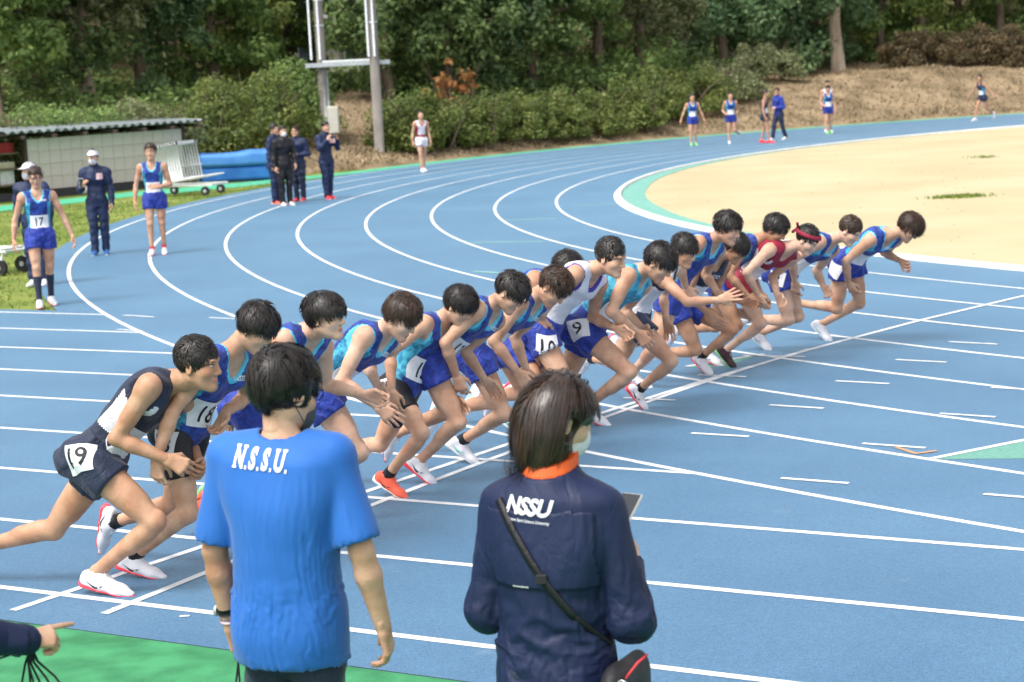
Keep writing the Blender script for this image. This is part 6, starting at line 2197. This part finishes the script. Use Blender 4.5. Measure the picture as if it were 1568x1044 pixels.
far(Jr, 'lone far runner in dark kit striding at the far right', yaw=-120, singlet=(F_NAVY, F_TEAL, F_NAVY, None), shorts=F_NAVY, bib='', shoes=(SH_WHITE, SO_WHITE, None), hair=('short', HAIR_K), skin=SKIN_C, group=FG, res=.017, seed=16)


def handset(p, label, rz=0.0, cat='phone', sz=(.075, .012, .15), R=None):
    o = empty('phone', p, rz)
    tag(o, label, cat)
    bm = bmesh.new()
    box(bm, (0, 0, 0), sz, R=R, bev=.004)
    b = link('phone_case', bm_mesh('phone_case', bm, [mat('phone_case', (0.62, 0.60, 0.58), .4, var=.05)]), o)
    bm = bmesh.new()
    box(bm, (0, 0, 0), (sz[0] * .9, sz[1] * 1.1, sz[2] * .93), R=R)
    link('screen', bm_mesh('screen', bm, [mat('phone_screen', (0.03, 0.035, 0.04), .1, spec=.8)]), b)
    return o


handset((-6.80, 30.42, 1.20), 'small dark phone in the raised hand of the masked official')
handset((-3.79, 42.36, 1.42), 'phone held up by the man filming beside the pole')

# ------------------------------------------------------------------ the two people in the foreground
TEE = mat('tee_blue', (0.010, 0.112, 0.42), .66, col2=(0.014, 0.128, 0.465), scale=5, bump=.15, bscale=320, sheen=.15)
JACK = mat('jacket_navy', (0.0065, 0.012, 0.043), .55, col2=(0.010, 0.018, 0.060), scale=4, bump=.12, bscale=260, spec=.3, crease=.35, cscale=7.5, cstretch=(1, 1, .6))
COLLAR = mat('collar_orange', (0.66, 0.10, 0.015), .6, var=.06)
HAIR_D = mat('hair_dark_brown', (0.016, 0.0095, 0.007), .36, col2=(0.050, 0.026, 0.017), scale=14, spec=.55, island=.5)
MASKG = mat('mask_grey', (0.055, 0.06, 0.065), .8)


def folds(seed, u, r, n, P, T, amp=.011, rag=.5):
    """cloth hanging from the shoulder blades: folds fanning downwards and drag lines towards the armpits"""
    rgf = np.random.default_rng(seed)
    ks = [(rgf.uniform(12, 34), rgf.uniform(-14, 14), rgf.uniform(-6, 6), rgf.uniform(0, 6.28), rgf.uniform(.4, 1)) for _ in range(7)]
    def f(X, Y, Z):
        dx, dy, dz = X - P[0], Y - P[1], Z - P[2]
        a = dx * r[0] + dy * r[1] + dz * r[2]
        b = dx * u[0] + dy * u[1] + dz * u[2]
        c = dx * n[0] + dy * n[1] + dz * n[2]
        g = np.clip(1.15 - b / (T * .85), .12, 1)
        s = 0
        for k1, k2, k3, ph, w in ks:
            v = np.sin(a * k1 + b * k2 + c * k3 + ph + 1.2 * np.sin(b * 9 + ph))
            s = s + w * (np.abs(v) * 1.4 - .8) * -1
        return s * g * amp * .5
    return f


# -- man in the bright blue T-shirt, back to the camera
J = stand(-.775, 6.0, D_(74), 1.02, arms=dict(N=((.085, -.03, -.305), (.125, .02, -.570), (.125, .06, -.66)), F=((.065, -.02, -.310), (.05, .03, -.575), (.04, .07, -.66))), headfwd=.03, twist=.02)
J['C'] = J['C'] + np.array([.01, -.01, -.015])
hd = look(D_(48), D_(-12), -.05)
J['H'] = J['C'] + np.array([.012, .035, .168])
HSC = 1.05
man, root, B = person(J, 'man in a bright blue T-shirt lettered N.S.S.U., back to the camera', skin=SKIN_A, head=hd, h=.011, hh=.0046, hd=.0042, pants=F_NAVY, shoes=WR, mask=MASKG, seed=90, curl=(.5, .6), pants_top=-.03, arm_big=1.1)
s = J['s']
u, r, n, rp, npv = frames(J)
P, C, H = vec(J['P']), vec(J['C']), vec(J['H'])
T = np.linalg.norm(C - P)
pr = grow(B['tp'], .014 * s, .05) + [cap(P - u * .2, P + u * .62 * T - n * .008, .184 * s, .168 * s, .06, n, .84), cap(P + u * .80 * T + r * .12 - n * .015, P + u * .80 * T - r * .12 - n * .015, .095 * s, None, .06)]
slv = []
for q in 'NF':
    S_, E_ = vec(J['S' + q]), vec(J['E' + q])
    d = unit(E_ - S_)
    pr += [cap(S_ + (C - S_) * .6 - u * .01, S_, .062 * s, .066 * s, .04)]
    slv.append(([cap(S_ + d * .01, S_ + d * .30 * s, .066 * s, .084 * s, .03), ell(S_, np.eye(3), (.066 * s,) * 3, .03)], S_ + d * .256 * s, d))
nkc = C + n * .01 + u * .055
tclips = [('plane', P - u * .142 * s, -u), ('ell', nkc, (r, n, u), (.078 * s, .085 * s, .062 * s))]
bodyp = B['tp'] + [B['neck']] + B['ap']['N'] + B['ap']['F'] + grow(B['lp']['N'][:3], .02) + grow(B['lp']['F'][:3], .02) + grow(B['tp'][:1], .018)
V, Q = garment(pr, tclips, slv, bodyp, (r, n, u), .0088, wide=1.07, tall=1.016, arm_extra=1.03, steps=100, seed=5, stiff=.018, top=C - u * .01, hold=.0022, crumple=.0035, k=.012, grav=.035)
V2, Q2 = shell_of(V, Q, .0025)
tee = link('tee_shirt', mesh_np('tee_shirt', V2 - root, Q2, [TEE]), man)
tb = bvh_of(V, Q)
# ribbed neckband
V2, Q2 = blob([cap(C - u * .035 - n * .01, C + u * .028 + n * .002, .079 * s, .070 * s, .01)], .006, clips=[('plane', C + u * .012 - n * .005, u * 1.0 - n * .35), ('plane', C - u * .016 - n * .005, -u + n * .35)])
link('neckband', mesh_np('neckband', V2 - root, Q2, [TEE]), tee)
# lettering N.S.S.U. with slab serifs, built letter by letter
def slab_word(hgt, gap):
    out, x = [], 0.0
    for ch in 'N.S.S.U.':
        if ch == '.':
            w = hgt * .17
            V2 = np.array([(x, -hgt / 2), (x + w, -hgt / 2), (x + w, -hgt / 2 + w), (x, -hgt / 2 + w)])
            out.append((V2, [[0, 1, 2, 3]]))
            x += w + gap
            continue
        tv, tf = TEXTS[(ch, .045, 0)]
        w = (tv[:, 0].max() - tv[:, 0].min()) * .92
        o_ = tv * np.array((.92, 1)) * hgt
        out.append((o_ + np.array((x + w * hgt / 2, 0)), tf))
        sw, sh_ = .15 * hgt, .11 * hgt
        bars = {'N': [(0.11, -.445), (.11, .445), (w - .11, .445)], 'U': [(.11, .445), (w - .11, .445)], 'S': []}[ch]
        for bx, by in bars:
            cx_, cy_ = x + bx * hgt, by * hgt
            out.append((np.array([(cx_ - sw * 1.25, cy_ - sh_ / 2), (cx_ + sw * 1.25, cy_ - sh_ / 2), (cx_ + sw * 1.25, cy_ + sh_ / 2), (cx_ - sw * 1.25, cy_ + sh_ / 2)]), [[0, 1, 2, 3]]))
        if ch == 'S':
            for bx, by in ((.07, -.30), (w - .07, .30)):
                cx_, cy_ = x + bx * hgt, by * hgt
                out.append((np.array([(cx_ - .05 * hgt, cy_ - .16 * hgt), (cx_ + .05 * hgt, cy_ - .16 * hgt), (cx_ + .05 * hgt, cy_ + .16 * hgt), (cx_ - .05 * hgt, cy_ + .16 * hgt)]), [[0, 1, 2, 3]]))
        x += w * hgt + gap
    return out, x
wd_, wl_ = slab_word(.062, .010)
for i, (tv, tf) in enumerate(wd_):
    drape('back_letter', (tv - np.array((wl_ / 2, 0))) * np.array((.66, 1.12)) + np.array((-.028, 0)), tf, P + u * .935 * T, unit(r - u * .07), unit(u + r * .07), -n, tb, .0035 + .0004 * (i % 3), INKW, tee, root)
# watch and bracelet on the left wrist
Wf, Ef = vec(J['WF']), vec(J['EF'])
d = unit(Ef - Wf)
bm = bmesh.new()
tube(bm, [Vector(Wf + d * .045 - root), Vector(Wf + d * .068 - root)], .0345, 18)
wt = tag(link('wristwatch', bm_mesh('wristwatch', bm, [F_BLACK], True), None, root), 'black wristwatch on the left wrist of the man in the blue T-shirt', 'watch')
bm = bmesh.new()
tube(bm, [Vector(Wf + d * .052 - r * .036 - root), Vector(Wf + d * .052 - r * .046 - root)], .018, 14)
link('watch_case', bm_mesh('watch_case', bm, [GALV], True), wt)
bm = bmesh.new()
tube(bm, [Vector(Wf + d * .018 - root), Vector(Wf + d * .034 - root)], .0325, 18)
tag(link('bracelet', bm_mesh('bracelet', bm, [mat('bracelet_pink', (0.55, 0.10, 0.22), .6, col2=(.7, .6, .65), scale=70)], True), None, root), 'pink and white woven bracelet below the black watch', 'bracelet')
# stopwatch cord hanging from the left hand
Df = vec(J['DF'])
bm = bmesh.new()
for a, b in ((-.012, .0), (.012, .03), (.0, -.03)):
    tube(bm, [Vector(Df + r * a - root), Vector(Df + r * (a + b * .4) + np.array([0, 0, -.06]) - root), Vector(Df + r * (a + b) + np.array([0, 0, -.15]) - root)], .004, 6)
box(bm, Vector(Df + np.array([0, 0, -.17]) - root), (.05, .03, .06), bev=.008)
tag(link('stopwatch_cord', bm_mesh('stopwatch_cord', bm, [F_BLACK], True), None, root), 'black cord with a stopwatch in the left hand of the man in blue', 'cord')
# hair
man_extra = dict(hull=(np.array((0, -.008, .036)), (.093, .112, .102)), cut=[(np.array((0, .142, -.058)), np.array((.080, .085, .09))), (np.array((.095, .018, -.05)), np.array((.03, .032, .045))), (np.array((-.095, .018, -.05)), np.array((.03, .032, .045)))],
                 low=lambda P: np.where(P[:, 1] < -.03, -.088, -.035), grav=.25, ln=.085, mess=.010, lift=.002, whorl=(-.012, -.055, .118))
add_hair(H, hd[0], hd[1], s * HSC, 'mid', HAIR_K, 5500, .009, 93, man, root, extra=man_extra, width=.0026)
# glasses
rr = np.cross(hd[0], hd[1])
bm = bmesh.new()
e = lambda a, b, c: Vector(H + (rr * a + hd[0] * b + hd[1] * c) * s * HSC - root)
for sg in (-1, 1):
    tube(bm, [e(sg * .083, -.01, .004), e(sg * .078, .05, .006), e(sg * .066, .098, .006)], .0022, 6)
    pts = [e(sg * .036 + .028 * math.cos(a), .108 - .006 * abs(math.cos(a)), -.004 + .021 * math.sin(a)) for a in np.linspace(0, 6.283, 15)]
    tube(bm, pts, .0016, 5, cap=False)
tube(bm, [e(-.009, .112, .0), e(.009, .112, .0)], .0016, 5)
tag(link('glasses', bm_mesh('glasses', bm, [F_BLACK], True), None, root), 'thin dark glasses worn by the man in the blue T-shirt', 'glasses')

HSC = .99
# -- woman in the navy jacket, looking down at a phone
J = stand(.088, 5.55, D_(66), .955, arms=dict(N=((.075, .0, -.275), (.015, .20, -.21), (-.02, .26, -.145)), F=((.06, .0, -.28), (.0, .20, -.24), (-.05, .27, -.19))), headfwd=.045, twist=.0)
hd = look(D_(20), D_(-24), .04)
J['H'] = J['C'] + np.array([.045, .04, .195])
for k in ('SN', 'SF', 'EN', 'EF', 'WN', 'WF', 'DN', 'DF'):
    J[k] = vec(J[k]) - np.array([0, 0, .035])
wom, root, B = person(J, 'woman with bobbed dark hair in a navy jacket with an orange collar', skin=SKIN_B, head=hd, h=.012, hh=.0046, hd=.005, pants=F_NAVY, shoes=WR, mask=F_WHITE, seed=120, curl=(.7, .6), slim=.95, pants_top=-.03)
s = J['s']
u, r, n, rp, npv = frames(J)
P, C, H = vec(J['P']), vec(J['C']), vec(J['H'])
T = np.linalg.norm(C - P)
hull = [cap(P - u * .28, P + u * .66 * T - n * .01, .190 * s, .172 * s, .06, n, .78), cap(P + u * .80 * T + r * .12 - n * .02, P + u * .80 * T - r * .12 - n * .02, .088 * s, None, .06)]
pr = grow(B['tp'], .020 * s, .05) + hull + [cap(C - u * .05 - n * .015, C + u * .06 - n * .0, .112 * s, .088 * s, .04)]
slv = []
for q in 'NF':
    S_, E_, W_ = vec(J['S' + q]), vec(J['E' + q]), vec(J['W' + q])
    pr += [cap(S_ + (C - S_) * .45 - u * .012, S_, .066 * s, .070 * s, .05)]
    slv.append(([cap(S_, E_, .074 * s, .068 * s, .04), ell(E_ - np.array([0, 0, .010]), np.eye(3), (.068 * s,) * 3, .04), cap(E_, W_ + (W_ - E_) * .10, .064 * s, .042 * s, .03)], W_, unit(W_ - E_)))
jclips = [('plane', P - u * .2 * s, -u), ('plane', C + u * .056 - n * .0, u - n * .30), ('ell', C + n * .10 + u * .04, (r, n, u), (.05, .08, .09))]
bodyp = B['tp'] + [B['neck']] + B['ap']['N'] + B['ap']['F'] + grow(B['lp']['N'][:3], .02) + grow(B['lp']['F'][:3], .02) + grow(B['tp'][:1], .018)
V, Q = garment(pr, jclips, slv, bodyp, (r, n, u), .0092, wide=1.07, tall=1.055, arm_extra=1.14, steps=100, seed=9, stiff=.02, thick=.009, top=C - u * .0, hold=.001, crumple=.007, k=.015, grav=.04)
V3, Q3 = shell_of(V, Q, .003)
jac = link('jacket', mesh_np('jacket', V3 - root, Q3, [JACK]), wom)
# back yoke: a flap lying over the lower back panel
cc = centers(V, Q) - P
sel = (cc @ u > .44 * T) & (cc @ u < .88 * T) & (cc @ n < -.03) & (np.abs(cc @ r) < .17)
Nj = vnormals(V, Q)
Qy = Q[sel]
used = np.unique(Qy)
mp = np.full(len(V), -1)
mp[used] = np.arange(len(used))
V2, Q2 = shell_of(V[used] + Nj[used] * .007, mp[Qy], .005)
yo = link('back_yoke', mesh_np('back_yoke', V2 - root, Q2, [JACK]), jac)
jb = bvh_of(*join_arrays([(V, Q, 0), (V2, Q2, 0)])[:2])
V2, F2 = sheet(.055, .004, 6, 1)
drape('reflective_tab', V2, F2, P + u * .447 * T - r * .045, r, u, -n, jb, .004, GALV, yo, root)
# orange stand-and-fall collar
V2, Q2 = blob([cap(C - u * .03 - n * .012, C + u * .085 + n * .012, .104 * s, .086 * s, .01)], .006,
              clips=[('plane', C + u * .084 - n * .0, u - n * .30), ('plane', C + u * .044 - n * .02, -u + n * .30), ('ell', C + n * .09 + u * .03, (r, n, u), (.03, .07, .08))])
link('collar', mesh_np('collar', V2 - root, Q2, [COLLAR]), jac)
for (tx, bold, sh_, hh_, dy, wsc) in (('NSSU', .035, .2, .052, 0, .92), ('Nippon Sport Science University', .008, .1, .0115, -.043, .86)):
    tv, tf = TEXTS[(tx, bold, sh_)]
    drape('back_lettering', tv * np.array((wsc, 1)) * hh_, tf, P + u * (.905 * T + dy) - r * .02, unit(r - u * .07), unit(u + r * .07), -n, jb, .004, INKW, jac, root)
# hair: bob reaching the collar
bob = dict(hull=(np.array((0, -.014, -.022)), (.122, .134, .160)), cut=[(np.array((0, .142, -.055)), np.array((.090, .095, .125))), (np.array((.132, .096, -.055)), np.array((.090, .086, .118))), (np.array((.122, .000, -.028)), np.array((.055, .032, .044)))], low=lambda P: np.where(P[:, 1] < .02, -.135, -.15), grav=.9, ln=.20, mess=.006, tuft=.008, trim=True, lift=.004, whorl=(.01, -.03, .16), part=.02)
add_hair(H, hd[0], hd[1], s * HSC, 'mid', HAIR_D, 6000, .009, 123, wom, root, extra=bob, width=.003)
# shoulder bag on a strap across the back
bag_c = P + r * .235 - n * .02 - u * .02
bag = tag(empty('shoulder_bag', Vector(bag_c)), 'black shoulder bag with red piping at the right hip of the woman', 'bag')
def strap_pts():
    out = []
    for t in np.linspace(0, 1, 26):
        a, b = -.128 + t * .325, .93 * T - t * (.93 * T - .02)
        q_ = P + r * a + u * b
        h_ = jb.ray_cast(Vector(q_ - n * .4), Vector(n), .8)
        if h_[0]: out.append(vec(h_[0]) - n * .006)
    return np.array(out)
sp_pts = strap_pts()
for _ in range(6):
    sp_pts[1:-1] = (sp_pts[:-2] + 2 * sp_pts[1:-1] + sp_pts[2:]) / 4
tt = np.gradient(sp_pts, axis=0)
sdv = np.cross(tt, n)
sdv /= np.linalg.norm(sdv, axis=1)[:, None]
wv = sdv * .012
k_ = len(sp_pts)
Vs = np.concatenate([sp_pts + wv - n * .004, sp_pts - wv - n * .004, sp_pts - wv + n * .004, sp_pts + wv + n * .004])
Qs = [(j * k_ + i, ((j + 1) % 4) * k_ + i, ((j + 1) % 4) * k_ + i + 1, j * k_ + i + 1) for j in range(4) for i in range(k_ - 1)]
link('strap', mesh_np('strap', Vs - bag_c, np.array(Qs), [F_BLACK], smooth=False), bag)
bm = bmesh.new()
mi_ = len(sp_pts) // 2
pb = sp_pts[mi_] - n * .006 - bag_c
box(bm, Vector(pb), (.034, .01, .03), bev=.003)
link('buckle', bm_mesh('buckle', bm, [RUBBER]), bag)
V2, Q2 = blob([cap(-u * .05 + n * .08, -u * .05 - n * .10, .075, .08, .03, r, .55), cap(-u * .16 + n * .09, -u * .16 - n * .11, .08, .085, .06, r, .55)], .007, pad=.02, wr=wrinkles(8, .005, 40))
link('bag_body', mesh_np('bag_body', V2, Q2, [mat('bag_nylon', (0.012, 0.012, 0.014), .55, var=.2, bump=.3, bscale=200)]), bag)
bm = bmesh.new()
tube(bm, [Vector(-u * .0 - n * .12 + r * .042), Vector(u * .02 - n * .03 + r * .046), Vector(u * .02 + n * .06 + r * .044)], .0035, 6)
tube(bm, [Vector(-u * .02 - n * .17 + r * .03), Vector(-u * .12 - n * .195 + r * .02), Vector(-u * .22 - n * .19 + r * .02)], .0035, 6)
link('piping', bm_mesh('piping', bm, [SO_RED], True), bag)
bm = bmesh.new()
def ring3(c, rad, t, ax1, ax2):
    tube(bm, [Vector(c + ax1 * rad * math.cos(a) + ax2 * rad * math.sin(a)) for a in np.linspace(0, 6.283, 17)], t, 6, cap=False)
kc = -n * .16 - u * .015 + r * .045
ring3(kc, .017, .0028, r, u)
ring3(kc - u * .034, .013, .0026, r, n)
ring3(kc - u * .062, .016, .0026, r, u)
link('key_ring', bm_mesh('key_ring', bm, [mat('chrome', (.6, .6, .62), .2, metal=1.0)], True), bag)
# phone in her hands
pc = Vector(vec(J['DN']) + np.array([-.012, .03, .075]))
o = handset(pc, 'pale phone the woman in the navy jacket is looking at', 0, R=Matrix.Rotation(D_(-38), 4, 'Z') @ Matrix.Rotation(D_(-50), 4, 'X'))

# -- person at the left edge pointing: only the sleeve and hand are in the picture
Wp = vec(px_at(38, 981, 5.5))
Ep = vec(px_at(-78, 968, 5.38))
Ep[2] += .01
J = stand(-1.86, 5.42, D_(8), .97, lean=.10)
Ep = Wp + unit(Ep - Wp) * .245
Sp = Ep + unit(vec(J['SN']) - Ep) * .285
J['EN'], J['WN'], J['DN'] = Ep, Wp, vec(px_at(88, 966, 5.56))
dS = Sp - vec(J['SN'])
for k in ('SN', 'SF', 'C', 'H', 'EF', 'WF', 'DF'):
    J[k] = vec(J[k]) + dS * (1.0 if k in ('SN', 'SF', 'C', 'H') else .9)
J['thumbN'] = np.array([.1, .45, .9])
pt, root, B = person(J, 'person in navy at the left edge, only a pointing hand and sleeve in view', skin=SKIN_A, head=look(D_(0), 0), h=.011, hh=.008, hd=.0036, hair=('short', HAIR_K), pants=F_NAVY, shoes=WR, seed=150,
                     curl=(.5, .4), point=(True, False), palms=(np.array([.0, .65, -.75]), np.array([0, -1, 0])), jacket=(JACK, F_NAVY))
s = J['s']
d = unit(Wp - Ep)
V2, Q2 = blob([cap(Ep, Wp - d * .012, .060, .045, .03)], .006, pad=.03, wr=wrinkles(33, .012, 42, direc=np.cross(d, (0, 0, 1)) + d * .6), clips=[('plane', Wp - d * .006, d)])
link('sleeve', mesh_np('sleeve', V2 - root, Q2, [JACK]), pt)
Dn = Wp + unit(vec(J['DN']) - Wp) * .03
bm = bmesh.new()
for (a, b, c) in ((-.05, .0, .0), (-.02, .01, .02), (.02, .0, .03), (.05, .01, .01), (.085, .02, -.01), (.0, -.01, -.02)):
    st_ = Dn + np.array([-.012, 0, -.03])
    tube(bm, [Vector(st_ - Wp), Vector(st_ + np.array([a * .25 - .01, b, -.05]) - Wp), Vector(st_ + np.array([a * .7, b, -.10]) - Wp), Vector(st_ + np.array([a * 1.25, b + c, -.17]) - Wp)], [.0055, .004, .0035, .0035], 6)
tag(link('lanyard', bm_mesh('lanyard', bm, [F_BLACK], True), None, Vector(Wp)), 'tangle of black cords hanging from the pointing hand at the left edge', 'lanyard')

ntri = sum(len(o.data.polygons) * 2 for o in bpy.data.objects if o.type == 'MESH')
print('objects', len(bpy.data.objects), 'approx tris', ntri)
